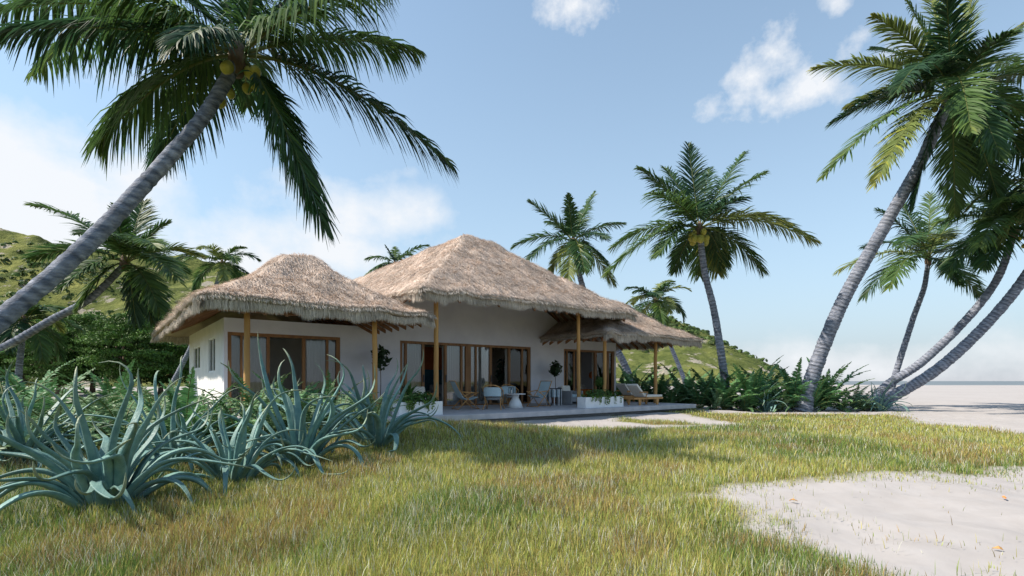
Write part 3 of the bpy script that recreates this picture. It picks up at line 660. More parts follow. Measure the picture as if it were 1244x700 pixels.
def ferns():
    vs = [fern_mesh(61, 15, 1.15, (.09, .19, .08), .16, (84, 25)), fern_mesh(62, 16, 1.3, (.06, .15, .06), .17, (86, 30), bend=55), fern_mesh(63, 15, 1.1, (.16, .27, .14), .15, (82, 25), bend=60), fern_mesh(64, 17, 1.35, (.09, .21, .08), .24, (88, 35), 30, .024, bend=38)]
    meshes = []
    spots = []
    # left bed, behind the agaves
    rng = np.random.default_rng(5)
    for px, Y, k, s in [(-30, 9, 0, 1.2), (15, 10, 1, 1.3), (45, 12, 3, 1.2), (75, 9.6, 2, 1.2), (105, 12.5, 1, 1.1), (120, 10.5, 2, 1.15), (150, 9.2, 0, 1.1), (160, 13, 1, 1.2), (185, 11, 2, 1.1), (215, 12, 0, 1.1), (225, 9.5, 3, .9), (250, 10.6, 1, 1.), (270, 12, 2, 1.15), (292, 9.8, 0, 1.05), (312, 11.6, 1, 1.2), (335, 10.7, 2, 1.1), (350, 12.2, 3, 1.0), (375, 10.6, 0, 1.0), (395, 12.4, 1, 1.15), (412, 11.0, 2, 1.05), (438, 12.2, 0, 1.0), (455, 11.0, 2, .9), (-70, 12, 3, 1.3), (0, 14, 1, 1.3), (60, 15, 2, 1.2), (140, 15.5, 3, 1.2), (20, 7.8, 2, .9), (190, 14.5, 0, 1.2), (90, 8.4, 0, .8)]:
        spots.append((px, Y, k, s, 'L'))
    for px, Y, k, s in [(800, 27, 3, 1.25), (815, 25.5, 0, 1.2), (832, 26.5, 3, 1.4), (850, 24.8, 1, 1.2), (864, 26, 3, 1.3), (880, 24.4, 3, 1.2), (897, 25.5, 2, 1.2), (912, 24.6, 3, 1.35), (933, 25.6, 1, 1.2), (948, 24.3, 2, 1.05), (964, 24.6, 3, 1.3), (985, 24.0, 1, 1.1), (1000, 24.6, 3, 1.35), (1022, 24.2, 0, 1.15), (1040, 25, 2, 1.2), (925, 27, 3, 1.3), (770, 28.5, 3, 1.3), (785, 27.5, 1, 1.3), (755, 30, 3, 1.4), (1048, 24.1, 2, .8), (870, 24.0, 2, .9), (905, 24.1, 0, .8)]:
        spots.append((px, Y, k, s, 'R'))
    first = {}
    for i, (px, Y, k, s, side) in enumerate(spots):
        x = (px-CX)/F*Y
        if k not in first:
            V, Fs, tn = vs[k]; o = npmesh('fern', V, Fs, M['fernleaf'], tn); first[k] = o
        else: o = first[k].copy(); col.objects.link(o)
        o.location = (x, Y, ghf(x, Y)-.02); o.rotation_euler = (0, 0, i*1.7); s *= 1.12 if side == 'L' else 1.3; o.scale = (s, s, s*rng.uniform(1.0, 1.2))
        if side == 'L': tag(o, 'arching green fern in the bed between the agaves and the house', 'fern', 'ferns in the bed behind the agaves')
        else: tag(o, 'dark arching fern in the row beyond the deck by the shore palms', 'fern', 'ferns in the row right of the deck')
ferns()

# ------------------------------------------------------------------ the villa
DZ = .35
villa = thing('villa', 'white villa with thatched main roof, two thatched wings and sliding glass doors', 'house', (P0[0], P0[1], 0), TH)
FB = 4.95                                   # facade plane
def zt(a):
    return float(np.interp(a, [-8.2, -3.31, -3.3, 0, 3.1, 6.39, 6.4, 10.2], [3.3, 3.3, 3.85, 5.7, 5.7, 3.85, 3.3, 3.3]))
def fa(px): return a_on(px, FB)
LD = (fa(276.5), fa(413.5)); MD = (fa(486), fa(645)); RD = (fa(685), fa(746.5))
HEAD = EYE+1.52
A0 = -7.93; A1 = 9.98; TK = .22
w = MB()
def wallseg(a0, a1, z0, z1a, z1b):
    vs = [(a0, FB, z0), (a1, FB, z0), (a1, FB, z1b), (a0, FB, z1a), (a0, FB+TK, z0), (a1, FB+TK, z0), (a1, FB+TK, z1b), (a0, FB+TK, z1a)]
    w.add(vs, [(0, 1, 2, 3), (5, 4, 7, 6), (0, 4, 5, 1), (3, 2, 6, 7), (1, 5, 6, 2), (0, 3, 7, 4)])
def topseg(a0, a1, z0):
    cuts = [a0]+[c for c in (-3.31, -3.3, 0, 3.1, 6.39, 6.4) if a0 < c < a1]+[a1]
    for i in range(len(cuts)-1): wallseg(cuts[i], cuts[i+1], z0, zt(cuts[i]+1e-6), zt(cuts[i+1]-1e-6))
e = .0
topseg(A0, LD[0], DZ); topseg(LD[0], LD[1], HEAD); topseg(LD[1], MD[0], DZ); topseg(MD[0], MD[1], HEAD); topseg(MD[1], RD[0], DZ); topseg(RD[0], RD[1], HEAD); topseg(RD[1], A1, DZ)
w.build('front_wall', M['plaster'], villa)
# side, back and inner walls
BB = 13.3
def side_wins():
    out = []
    for x0, x1, yt, yb in ((253, 261.3, 410.2, 452.5), (234.8, 242.8, 421, 449)):
        b0, Y0 = b_on(x1, A0); b1, Y1 = b_on(x0, A0); Ym = (Y0+Y1)/2
        out.append((b0, b1, EYE+(HZ-yb)*Ym/F, EYE+(HZ-yt)*Ym/F))
    return out
SW = side_wins(); print('side windows', SW, 'doors', LD, MD, RD)
s = MB(); segs = [FB+TK]+[v for q in SW for v in q[:2]]+[BB]
for i in range(0, len(segs), 2): s.box(A0, A0+TK, segs[i], segs[i+1], 0, 3.3)
for b0, b1, z0, z1 in SW: s.box(A0, A0+TK, b0, b1, 0, z0); s.box(A0, A0+TK, b0, b1, z1, 3.3)
s.build('side_wall', M['boards'], villa)
s = MB(); s.box(A0, A0+.25, FB, FB+TK, 0, DZ); s.box(A1-TK, A1, FB+TK, BB, 0, 3.3); s.box(A0+TK, -3.4, BB-TK, BB, 0, 3.3); s.box(6.5, A1-TK, BB-TK, BB, 0, 3.3)
s.box(-3.4, -3.2, FB+TK, 17, 2.6, 3.85); s.box(6.3, 6.5, FB+TK, 17, 2.6, 3.85); s.box(-3.2, 6.3, 16.8, 17, 0, 3.85)
s.build('rear_walls', M['plaster'], villa)
s = MB(); s.box(A0+TK, A1-TK, 8.6, 8.75, DZ, 3.0); s.box(-3.3, -3.15, FB+TK, 8.6, DZ, 3.0); s.box(5.6, 5.75, FB+TK, 8.6, DZ, 3.0)
s.box(A0+TK, A1-TK, FB+TK, 8.75, 3.0, 3.1)
s.build('room_walls', M['inner'], villa)
s = MB(); s.box(A0+TK, A1-TK, FB+TK, 8.6, .1, DZ-.004); s.build('room_floor', M['floor'], villa)
# windows on the side
for b0, b1, z0, z1 in SW:
    f = MB(); t = .06
    f.box(A0+.02, A0+.1, b0, b0+t, z0, z1); f.box(A0+.02, A0+.1, b1-t, b1, z0, z1); f.box(A0+.02, A0+.1, b0+t, b1-t, z0, z0+t); f.box(A0+.02, A0+.1, b0+t, b1-t, z1-t, z1)
    bm_ = (b0+b1)/2; f.box(A0+.03, A0+.09, bm_-.04, bm_+.04, z0+t, z1-t)
    wo = f.build('window', M['white'], villa)
    g_ = MB(); g_.box(A0+.055, A0+.063, b0+t, b1-t, z0+t, z1-t); g_.build('pane', M['glass'], wo)
# sliding doors
def door(rng_, stiles, panes, handles=()):
    z0, z1 = DZ, HEAD; a0, a1 = rng_; f = MB(); d0, d1 = FB+.03, FB+.17
    f.box(a0, a0+.11, d0, d1, z0, z1); f.box(a1-.13, a1, d0, d1, z0, z1); f.box(a0+.11, a1-.13, d0, d1, z1-.10, z1); f.box(a0+.11, a1-.13, d0, d1, z0, z0+.045)
    root = f.build('sliding_door', M['darkwood'], villa, bevel=.006)
    for p0, p1 in stiles:
        q0, q1 = fa(p0), fa(p1); s_ = MB(); s_.box(q0, q1, d0+.02, d1-.03, z0+.045, z1-.10); s_.build('stile', M['darkwood'], root, bevel=.005)
    for p0, p1 in panes:
        q0, q1 = fa(p0), fa(p1); s_ = MB(); s_.box(q0, q1, FB+.095, FB+.103, z0+.05, z1-.105); s_.build('pane', M['glass'], root)
    for p in handles:
        q = fa(p); s_ = MB(); s_.box(q-.015, q+.015, FB-.01, FB+.03, z0+.95, z0+1.25); s_.build('handle', M['metal'], root)
door(LD, [(292.3, 295.2), (324.5, 328.3), (368, 371.8), (396.8, 399.8)], [(279.5, 292.3), (295.2, 324.5), (371.8, 396.8), (399.8, 410.5)], (326,))
door(MD, [(492.3, 495.3), (513.6, 516.6), (540.8, 543.8), (560.5, 563), (566.5, 573), (578.3, 580.3), (595.8, 598.6), (618.6, 621), (634.5, 636.5)], [(488, 492.3), (495.3, 513.6), (543.8, 560.5), (563, 566.5), (573, 578.3), (580.3, 595.8), (621, 634.5), (636.5, 642)], (515, 542.3, 597))
door(RD, [(689.2, 690.8), (697.8, 699.5), (723.5, 726), (738.5, 740.8)], [(686.5, 689.2), (690.8, 697.8), (726, 738.5), (740.8, 744.5)], (724.5,))
# curtains: hang inside, things of their own
def curtain(p0, p1, label):
    a0, a1 = fa(p0), fa(p1); n = int((a1-a0)/.022)+2; A = np.linspace(a0, a1, n); zz = np.linspace(DZ+.03, HEAD-.06, 8)
    B = FB+.33+.009*np.sin(A*60)+.006*np.sin(A*23); V = []
    for z in zz:
        for a, b in zip(A, B): V.append(tuple(H2W(a, b+.006*sin(z*3+a*9), z)))
    idx = np.arange(n*8).reshape(8, n); Q = np.stack([idx[:-1, :-1], idx[:-1, 1:], idx[1:, 1:], idx[1:, :-1]], -1).reshape(-1, 4)
    o = npmesh('curtain', V, Q, M['curtain'], smooth=True); tag(o, label, 'curtain', 'sheer curtains inside the glass doors')
curtain(280, 325, 'sheer pale curtain behind left half of the left wing doors'); curtain(371, 408, 'sheer pale curtain behind right half of the left wing doors')
curtain(487, 514.5, 'sheer curtain at the left end of the main doors'); curtain(542, 564, 'sheer curtain right of the red and teal panel'); curtain(570, 598, 'sheer curtain left of the dark indoor plant'); curtain(619, 643, 'sheer curtain at the right end of the main doors')
curtain(686, 700, 'sheer curtain at the left of the right wing doors'); curtain(725, 744, 'sheer curtain at the right of the right wing doors')

# posts
for px in (300, 455.5, 530, 702.7, 734.6, 796.3):
    a = a_on(px, 1.6); r = .073
    top = 4.3 if px in (530, 702.7) else 3.28
    p = MB(); n = 9; zz = np.linspace(DZ, top, n); rg = np.random.default_rng(int(px))
    p.tube([(a+rg.normal(0, .006), 1.6+rg.normal(0, .006), z) for z in zz], [r*(1.08-.1*i/n+rg.normal(0, .015)) for i in range(n)], 12)
    p.build('post', M['pole'], villa, smooth=True)

# ------------------------------------------------------------------ thatched roofs
def roof(name_label, a0, a1, b0, b1, zE, zR, cap, conc, seed, dens, roll=.10, inner=5):
    rng = np.random.default_rng(seed); am = (a0+a1)/2; run = (a1-a0)/2
    def hh(a, b):
        d = np.minimum(np.minimum(a-a0, a1-a), np.minimum(b-b0, b1-b)); 
        # soft minimum rounds the hips a little
        da = np.minimum(a-a0, a1-a); db = np.minimum(b-b0, b1-b); k = .12; d = -k*np.log(np.exp(-np.clip(da, -2, 30)/k)+np.exp(-np.clip(db, -2, 30)/k))
        d = np.maximum(d+.07, 0)
        t = d/run; tc = cap; t = np.where(t > tc-.08, tc-.08+.08*(1-np.exp(-(t-tc+.08)/.08)), t)
        f = t-conc*t*(1-t)
        fe = tc-conc*tc*(1-tc)
        z = zE+(zR-zE)*f/fe
        z = z+roll*np.exp(-((t-tc+.0)/.05)**2)*.8
        z = z-.09*np.exp(-d/.10)        # rounded lip
        lump = (fbm(N1, a*1.6+seed, b*1.6, 4)-.5)*.26+(fbm(N3, a*4.5, b*4.5+seed, 3)-.5)*.10
        return z+lump*np.clip(d/.15, .35, 1)
    def wob(a, b):   # ragged plan edge
        return a, b
    st = .11; na = int((a1-a0)/st)+1; nb = int((b1-b0)/st)+1
    A, B = np.meshgrid(np.linspace(a0, a1, na), np.linspace(b0, b1, nb)); Zt = hh(A, B)
    ea = (fbm(N2, A*1.3+seed, B*1.3, 3)-.5)*.16
    edge = np.minimum(np.minimum(A-a0, a1-A), np.minimum(B-b0, b1-B)) < .01
    A2 = A+np.where(A < a0+.01, ea, 0)+np.where(A > a1-.01, ea, 0); B2 = B+np.where(B < b0+.01, ea, 0)+np.where(B > b1-.01, ea, 0)
    top = np.stack([A2, B2, Zt], -1).reshape(-1, 3)
    inset = .2; th = .17
    Ab = np.clip(A, a0+inset, a1-inset); Bb = np.clip(B, b0+inset, b1-inset)
    bot = np.stack([Ab, Bb, Zt-th-.02*edge], -1).reshape(-1, 3)
    idx = np.arange(na*nb).reshape(nb, na); nT = na*nb
    Qt = np.stack([idx[:-1, :-1], idx[:-1, 1:], idx[1:, 1:], idx[1:, :-1]], -1).reshape(-1, 4); Qb = Qt[:, ::-1]+nT
    loop = np.concatenate([idx[0, :-1], idx[:-1, -1], idx[-1, ::-1][:-1], idx[::-1, 0][:-1]]); ln = np.roll(loop, -1)
    Qs = np.stack([loop, loop+nT, ln+nT, ln], -1)
    V0 = np.concatenate([top, bot]); base = np.array((.54, .45, .385))
    vv = fbm(N4, V0[:, 0]*3, V0[:, 1]*3, 3)[:, None]; t0 = base*(.65+.6*vv)
    # strands lying on the slopes
    n = int((a1-a0)*(b1-b0)*dens); a = rng.uniform(a0, a1, n); b = rng.uniform(b0, b1, n)
    vis = (b < (b0+b1)/2+2.5) | (rng.random(n) < .35); a, b = a[vis], b[vis]; n = len(a)
    e = .06; z = hh(a, b); ga = (hh(a+e, b)-hh(a-e, b))/(2*e); gb = (hh(a, b+e)-hh(a, b-e))/(2*e)
    # smooth downslope from plan
    dl = a-a0; dr = a1-a; df = b-b0; dk = b1-b; mn = np.minimum(np.minimum(dl, dr), np.minimum(df, dk))
    da = np.where(mn == dl, -1., np.where(mn == dr, 1., 0)); db = np.where(mn == df, -1., np.where(mn == dk, 1., 0))
    gr = np.hypot(ga, gb); da = .55*da-.45*ga/np.maximum(gr, .2)+rng.normal(0, .2, n); db = .55*db-.45*gb/np.maximum(gr, .2)+rng.normal(0, .2, n)
    nn = np.hypot(da, db); da /= nn; db /= nn
    L = rng.uniform(.10, .26, n); w_ = rng.uniform(.004, .008, n)
    z2 = hh(a+da*L, b+db*L)
    lift = rng.uniform(.005, .085, n)
    p0 = np.stack([a, b, z-.01], -1); p1 = np.stack([a+da*L*.55, b+db*L*.55, z*.45+z2*.55+lift*.9], -1); p2 = np.stack([a+da*L, b+db*L, z2+lift*1.15], -1)
    sv = np.stack([-db*w_, da*w_, np.zeros(n)], -1)
    V1 = np.stack([p0-sv, p0+sv, p1+sv*.9, p1-sv*.9, p2], 1); i = np.arange(n)[:, None]*5
    Q1 = i+np.array([0, 1, 2, 3]); T1 = i+np.array([3, 2, 4])
    c = np.array((.78, .665, .585))*rng.uniform(.6, 1.3, (n, 1))*(.8+.4*fbm(N4, a*2.5, b*2.5, 3))[:, None]
    c = np.where(rng.random((n, 1)) < .12, c*np.array((.6, .52, .45)), c); t1 = np.repeat(c, 5, 0)
    # hanging fringe
    per = 2*((a1-a0)+(b1-b0)); m = int(per*900); s = rng.uniform(0, per, m); La, Lb = a1-a0, b1-b0
    fa_ = np.where(s < La, a0+s, np.where(s < La+Lb, a1, np.where(s < 2*La+Lb, a1-(s-La-Lb), a0))); fb_ = np.where(s < La, b0, np.where(s < La+Lb, b0+s-La, np.where(s < 2*La+Lb, b1, b1-(s-2*La-Lb))))
    oa = np.where(s < La, 0, np.where(s < La+Lb, 1, np.where(s < 2*La+Lb, 0, -1))).astype(float); ob = np.where(s < La, -1, np.where(s < La+Lb, 0, np.where(s < 2*La+Lb, 1, 0))).astype(float)
    ins = np.where(rng.random(m) < .12, rng.uniform(-.02, .03, m), rng.uniform(.09, .24, m)); fa2 = fa_-oa*ins; fb2 = fb_-ob*ins
    zz = hh(np.clip(fa2, a0+.02, a1-.02), np.clip(fb2, b0+.02, b1-.02))-np.where(ins > .04, .17, .03)-rng.uniform(0, .05, m)
    lf = (.08+.22*fbm(N2, s*2.3+seed, s*0, 3)+.10*rng.random(m))*np.where(ins > .08, .95, .4)*np.where((oa == inner), .35, 1)
    out = rng.uniform(-.03, .14, m)*np.where(ins > .08, .5, 1)
    j = rng.normal(0, .045, m)
    f0 = np.stack([fa2, fb2, zz], -1); f1 = np.stack([fa2+oa*out*.6-ob*j*.5, fb2+ob*out*.6+oa*j*.5, zz-lf*.5], -1); f2 = np.stack([fa2+oa*out-ob*j, fb2+ob*out+oa*j, zz-lf], -1)
    fw = rng.uniform(.004, .010, m); sv = np.stack([-ob*fw, oa*fw, 0*fw], -1)
    V2 = np.stack([f0-sv, f0+sv, f1+sv*.9, f1-sv*.9, f2], 1); i = np.arange(m)[:, None]*5; Q2 = i+np.array([0, 1, 2, 3]); T2 = i+np.array([3, 2, 4])
    c = np.array((.76, .69, .61))*rng.uniform(.6, 1.25, (m, 1)); t2 = np.repeat(c, 5, 0)
    V, Fs, tn = merge([(V0, [Qt, Qb, Qs], t0), (V1.reshape(-1, 3), [Q1, T1], t1), (V2.reshape(-1, 3), [Q2, T2], t2)])
    ro = npmesh('roof', V, Fs, M['thatch'], tn, villa); ro['label'] = name_label
    # rafters under the slopes
    sp = .52
    def hb(a, b):
        da = min(a-a0, a1-a); db = min(b-b0, b1-b); d = min(da, db); t = min(d/run, cap); f = t-conc*t*(1-t); return zE+(zR-zE)*f/(cap-conc*cap*(1-cap))-.42
    def raf(pa, pb, dirv, maxd):
        q = MB(); nseg = 4; ds = np.linspace(.22, maxd, nseg+1); sd = (-dirv[1]*.035, dirv[0]*.035); vs = []
        for d in ds:
            x, y = pa+dirv[0]*d, pb+dirv[1]*d; zq = hb(x, y)+(.03 if d > .3 else .0)
            vs += [(x-sd[0], y-sd[1], zq-.06), (x+sd[0], y+sd[1], zq-.06), (x+sd[0], y+sd[1], zq+.06), (x-sd[0], y-sd[1], zq+.06)]
        fs = [(k*4+c, k*4+(c+1) % 4, (k+1)*4+(c+1) % 4, (k+1)*4+c) for k in range(nseg) for c in range(4)]+[(3, 2, 1, 0), tuple(range(nseg*4, nseg*4+4))]
        q.add(vs, fs); q.build('rafter', M['rafter'], ro)
    k = a0+sp
    while k < a1-.3: raf(k, b0, (0, 1), min(3.9, k-a0+.2, a1-k+.2) if True else 0); k += sp
    k = b0+sp
    while k < min(b1, 9): 
        raf(a0, k, (1, 0), min(1.6, k-b0+.2)); raf(a1, k, (-1, 0), min(1.6, k-b0+.2)); k += sp
    # eave beams on the posts
    if True:
        q = MB(); zb = hb(am, 1.6)-.12
        q.box(a0+.5, a1-.5, 1.53, 1.67, zb-.08, zb+.04); q.build('eave_beam', M['rafter'], ro)
    return ro
roof('tall central thatched roof', -3.47, 6.56, .8, 22.5, EYE+2.80, EYE+6.08, .90, .06, 3, 620, .05)
roof('thatched roof of the left wing', -9.2, -2.9, .8, 14.8, EYE+2.06, EYE+3.84, .86, .58, 5, 620, .12, 1)
roof('thatched roof of the right wing', 4.75, 11.3, .8, 14.8, EYE+2.0, EYE+3.75, .80, .45, 9, 520, .10, -1)

# ------------------------------------------------------------------ deck
dk = MB(); dk.box(-9.0, 9.5, 0, FB-.003, DZ-.17, DZ)
deck = dk.build('deck', M['deck'], None, bevel=.01); deck.location = (P0[0], P0[1], 0); deck.rotation_euler = (0, 0, TH)
tag(deck, 'long pale raised deck slab running along the front of the villa', 'deck')
fd = MB(); fd.box(-8.8, 9.3, .35, 4.9, -.05, DZ-.172); fd.build('footing', M['grey fabric'], deck)

def loc(px, b, z=DZ):
    a = a_on(px, b); return a, H2W(a, b, z)
# planters with plants
def leaf_clump(seed, m, rx, ry, rz_, s, c, droop=0):
    rng = np.random.default_rng(seed); d = rng.normal(0, 1, (m, 3)); d /= np.linalg.norm(d, axis=1)[:, None]
    pos = d*rng.uniform(.45, 1, (m, 1))*np.array((rx, ry, rz_)); pos[:, 2] = pos[:, 2]
    nn = d+rng.normal(0, .5, (m, 3)); nn /= np.linalg.norm(nn, axis=1)[:, None]; a = np.cross(nn, rng.normal(0, 1, (m, 3))); a /= np.linalg.norm(a, axis=1)[:, None]; b = np.cross(nn, a)
    sc = s*rng.uniform(.6, 1.2, (m, 1)); V = np.stack([pos-a*sc, pos-b*sc*.5, pos+a*sc, pos+b*sc*.5], 1).reshape(-1, 3)
    t = np.repeat(np.array(c)*rng.uniform(.6, 1.5, (m, 1)), 4, 0); return V, [np.arange(m*4).reshape(-1, 4)], t
def trailing(seed, n, wx, wy, hmax, c):
    rng = np.random.default_rng(seed); parts = []
    for i in range(n):
        x = rng.uniform(-wx, wx); cx = 26; q = np.linspace(0, 1, cx); L = hmax*rng.uniform(.5, 1)
        px_ = x+.05*q*rng.normal(); py_ = -wy-.02-.04*np.sin(q*3); pz = .02+.06*np.sin(q*3)-L*q
        pos = np.stack([px_+0*q, py_+0*q, pz], -1)+rng.normal(0, .018, (cx, 3)); nn = rng.normal(0, 1, (cx, 3)); nn[:, 1] -= 1; nn /= np.linalg.norm(nn, axis=1)[:, None]
        a = np.cross(nn, rng.normal(0, 1, (cx, 3))); a /= np.linalg.norm(a, axis=1)[:, None]; b = np.cross(nn, a); s = .035
        parts.append((np.stack([pos-a*s, pos-b*s*.6, pos+a*s, pos+b*s*.6], 1).reshape(-1, 3), [np.arange(cx*4).reshape(-1, 4)], np.array(c)*rng.uniform(.8, 1.3)))
    return merge(parts)
def planter(pl, pr, b, label, seed, lbl2):
    a0, a1 = a_on(pl, b), a_on(pr, b); am = (a0+a1)/2; hw = (a1-a0)/2; t = thing('planter', label, 'planter', H2W(am, b+.2, DZ), TH, 'white box planters on the deck edge')
    q = MB(); h = .40; d = .22
    q.box(-hw, hw, -d, -d+.03, 0, h); q.box(-hw, hw, d-.03, d, 0, h); q.box(-hw, -hw+.03, -d+.03, d-.03, 0, h); q.box(hw-.03, hw, -d+.03, d-.03, 0, h); q.box(-hw+.03, hw-.03, -d+.03, d-.03, 0, .3)
    q.build('planter_box', M['white'], t, bevel=.008)
    s = MB(); s.box(-hw+.031, hw-.031, -d+.031, d-.031, .301, h-.04); s.build('soil', M['bark'], t)
    V, Fs, tn = merge([(lambda r: (r[0]+np.array((0, 0, h+.04)), r[1], r[2]))(leaf_clump(seed, 1100, hw*.98, d*1.2, .26, .05, (.06, .13, .03))), (lambda r: (r[0]+np.array((0, 0, h)), r[1], r[2]))(trailing(seed+1, 10, hw*.9, d, .33, (.13, .22, .04)))])
    o = npmesh('planter_greenery', V, Fs, M['leaf'], tn); o.location = H2W(am, b+.2, DZ); o.rotation_euler = (0, 0, TH)
    tag(o, lbl2, 'plant', 'trailing plants in the white planters')
planter(484.5, 537.5, .42, 'white box planter on the deck left of the tall pole', 70, 'leafy plants trailing over the left white planter')
planter(711, 757, .42, 'white box planter near the right end of the deck', 74, 'leafy plants trailing over the right white planter')
def topiary(px, b, hb_, rb, label, seed, r=.3, ball=False):
    a, p = loc(px, b); t = thing('potted_tree', label, 'potted plant', p, TH)
    q = MB(); q.lathe([(.001, 0), (.15, 0), (.2, .3), (.21, .34), (.17, .34), (.16, .29), (.001, .29)], 16); q.build('pot', M['clay'], t, smooth=True)
    q = MB(); q.tube([(0, 0, .28), (.02, 0, hb_*.5), (0, .01, hb_)], [.018, .014, .012], 6); q.build('stem', M['bark'], t)
    V, Fs, tn = leaf_clump(seed, 190 if not ball else 700, rb, rb, rb*1.2, .11 if not ball else .03, (.025, .05, .02) if not ball else (.05, .11, .02)); V = V+np.array((0, 0, hb_))
    npmesh('foliage', V, Fs, M['leaf'], tn, t)
topiary(462, 4.1, 1.82, .36, 'small round headed potted tree against the lit wall left of the main doors', 80)
topiary(674.5, 4.2, 1.55, .30, 'small potted tree on a thin stem between main and right wing doors', 81)
topiary(728, 1.0, .95, .2, 'clipped green ball topiary behind the right white planter', 82, ball=True)
a, p = loc(497, 3.2); V, Fs, tn = simple_leafplant(83, 30, .75, .035, (.06, .15, .03), (85, 15)); t = thing('potted_palm', 'bushy bright green potted palm at the left end of the main doors', 'potted plant', p, 0)
q = MB(); q.lathe([(.001, 0), (.16, 0), (.2, .36), (.001, .36)], 14); q.build('pot', M['clay'], t, smooth=True); o = npmesh('foliage', V+np.array((0, 0, .35)), Fs, M['fernleaf'], tn, t)
# indoor plant with big dark leaves
a, p = loc(610, 6.0); t = thing('indoor_plant', 'tall dark leafed indoor plant seen through the open main door', 'potted plant', p, TH)
q = MB(); q.lathe([(.001, 0), (.2, 0), (.24, .42), (.001, .42)], 14); q.build('pot', M['white'], t, smooth=True)
q = MB(); q.tube([(0, 0, .4), (.05, 0, 1.1), (0, 0, 1.9)], .02, 6); q.build('stem', M['bark'], t)
V, Fs, tn = leaf_clump(84, 60, .36, .3, .6, .2, (.02, .045, .03)); npmesh('foliage', V+np.array((.03, 0, 1.5)), Fs, M['leaf'], tn, t)

# ------------------------------------------------------------------ deck furniture (local frame: x right, front = -y)
def sling_chair(label, px, b, rz, M_=None, first=[None]):
    a, p = loc(px, b)
    if first[0] is None:
        t = thing('sling_chair', label, 'chair', p, TH+rz, 'wooden sling chairs on the deck')
        for sx in (-.29, .29):
            q = MB(); q.tube([(sx, .42, 0), (sx, .0, .42), (sx, -.36, .60)], .017, 7); q.build('leg', M['wood'], t, smooth=True)
            q = MB(); q.tube([(sx*.93, -.40, 0), (sx*.93, .02, .36), (sx*.93, .34, .66), (sx*.93, .52, 1.0)], .017, 7); q.build('back_post', M['wood'], t, smooth=True)
            q = MB(); q.tube([(sx*1.05, -.30, .57), (sx*1.05, .30, .62)], .02, 7); q.build('armrest', M['wood'], t, smooth=True)
        q = MB()
        for y, z in ((.53, 1.0), (-.36, .42), (.40, .02), (-.39, .02)): q.tube([(-.29, y, z), (.29, y, z)], .014, 6)
        q.build('crossbar', M['wood'], t, smooth=True)
        A = [(-.25, .52, .98), (-.25, .38, .70), (-.25, .22, .42), (-.25, .04, .33), (-.25, -.18, .36), (-.25, -.36, .43)]
        q = MB(); q.sheet(A, [(.25, y, z) for _, y, z in A], .018); q.build('sling', M['blue fabric'], t)
        first[0] = t
    else:
        t = copy_tree(first[0]); t.location = p; t.rotation_euler = (0, 0, TH+rz); tag(t, label, 'chair', 'wooden sling chairs on the deck')
    return t
sling_chair('sling chair in side view facing right, left of the white table', 566, 2.6, R(80))
sling_chair('folding sling chair at the right of the table, facing left', 654, 2.5, R(-78))
def hoop_chair(label, px, b, rz, first=[None]):
    a, p = loc(px, b)
    if first[0] is None:
        t = thing('hoop_chair', label, 'chair', p, TH+rz, 'round backed wooden chairs at the table')
        th = np.linspace(-1.05*pi/2-.25, 1.05*pi/2+.25, 17)
        q = MB(); q.tube([(.36*sin(x), .16+.30*max(cos(x), -.2), .62+.22*max(cos(x), 0)+.02) for x in th], .018, 7); q.build('back_frame', M['wood'], t, smooth=True)
        for sx in (-1, 1):
            for y0, y1 in ((-.34, .05), (.38, .0)):
                q = MB(); q.tube([(sx*.33, y0, 0), (sx*.27, (y0+y1)/2, .2), (sx*.30, y1-.02 if y0 < 0 else y1+.2, .62 if y0 > 0 else .38)], .018, 7); q.build('leg', M['wood'], t, smooth=True)
        q = MB(); q.lathe([(.001, .33), (.26, .34), (.29, .38), (.27, .42), (.001, .43)], 18); q.build('seat', M['grey fabric'], t, smooth=True)
        Aa = [(.33*sin(x), .16+.27*cos(x), .47) for x in np.linspace(-1.2, 1.2, 11)]; Bb = [(x*1.03, y*1.05+.02, .78) for x, y, z in Aa]
        q = MB(); q.sheet(Aa, Bb, .02); q.build('backrest', M['blue fabric'], t)
        first[0] = t
    else: t = copy_tree(first[0]); t.location = p; t.rotation_euler = (0, 0, TH+rz); tag(t, label, 'chair', 'round backed wooden chairs at the table')
hoop_chair('round backed chair with pale blue back nearest the front deck edge', 600, 1.9, R(165-32))
hoop_chair('round backed chair on the far side of the white table', 622, 3.3, R(-10))
a, p = loc(626, 2.3); t = thing('pedestal_table', 'white pedestal table with flared foot among the deck chairs', 'table', p, TH)
q = MB(); q.lathe([(.001, .50), (.38, .50), (.39, .515), (.38, .53), (.001, .53)], 28); q.build('tabletop', M['white'], t, smooth=False)
q = MB(); q.lathe([(.001, 0), (.29, 0), (.22, .2), (.12, .38), (.15, .50), (.001, .50)], 20); q.build('pedestal', M['white'], t, smooth=True)
t = thing('drinking_glass', 'clear drinking glass on the white pedestal table', 'glass', H2W(a+.05, 2.2, DZ+.53), TH); 
q = MB(); q.lathe([(.001, 0), (.035, 0), (.04, .13), (.036, .13), (.032, .01), (.001, .01)], 12); q.build('glass_body', M['glass'], t)
t = thing('lantern', 'dark lantern on the white pedestal table', 'lantern', H2W(a-.12, 2.4, DZ+.53), TH)
q = MB(); q.box(-.07, .07, -.07, .07, 0, .02); q.box(-.07, .07, -.07, .07, .22, .24)
for sx in (-1, 1):
    for sy in (-1, 1): q.box(sx*.06-.008, sx*.06+.008, sy*.06-.008, sy*.06+.008, .02, .22)
q.build('lantern_frame', M['metal'], t)
q = MB(); q.lathe([(.001, .02), (.035, .02), (.035, .14), (.001, .14)], 10); q.build('candle', M['fabric'], t)
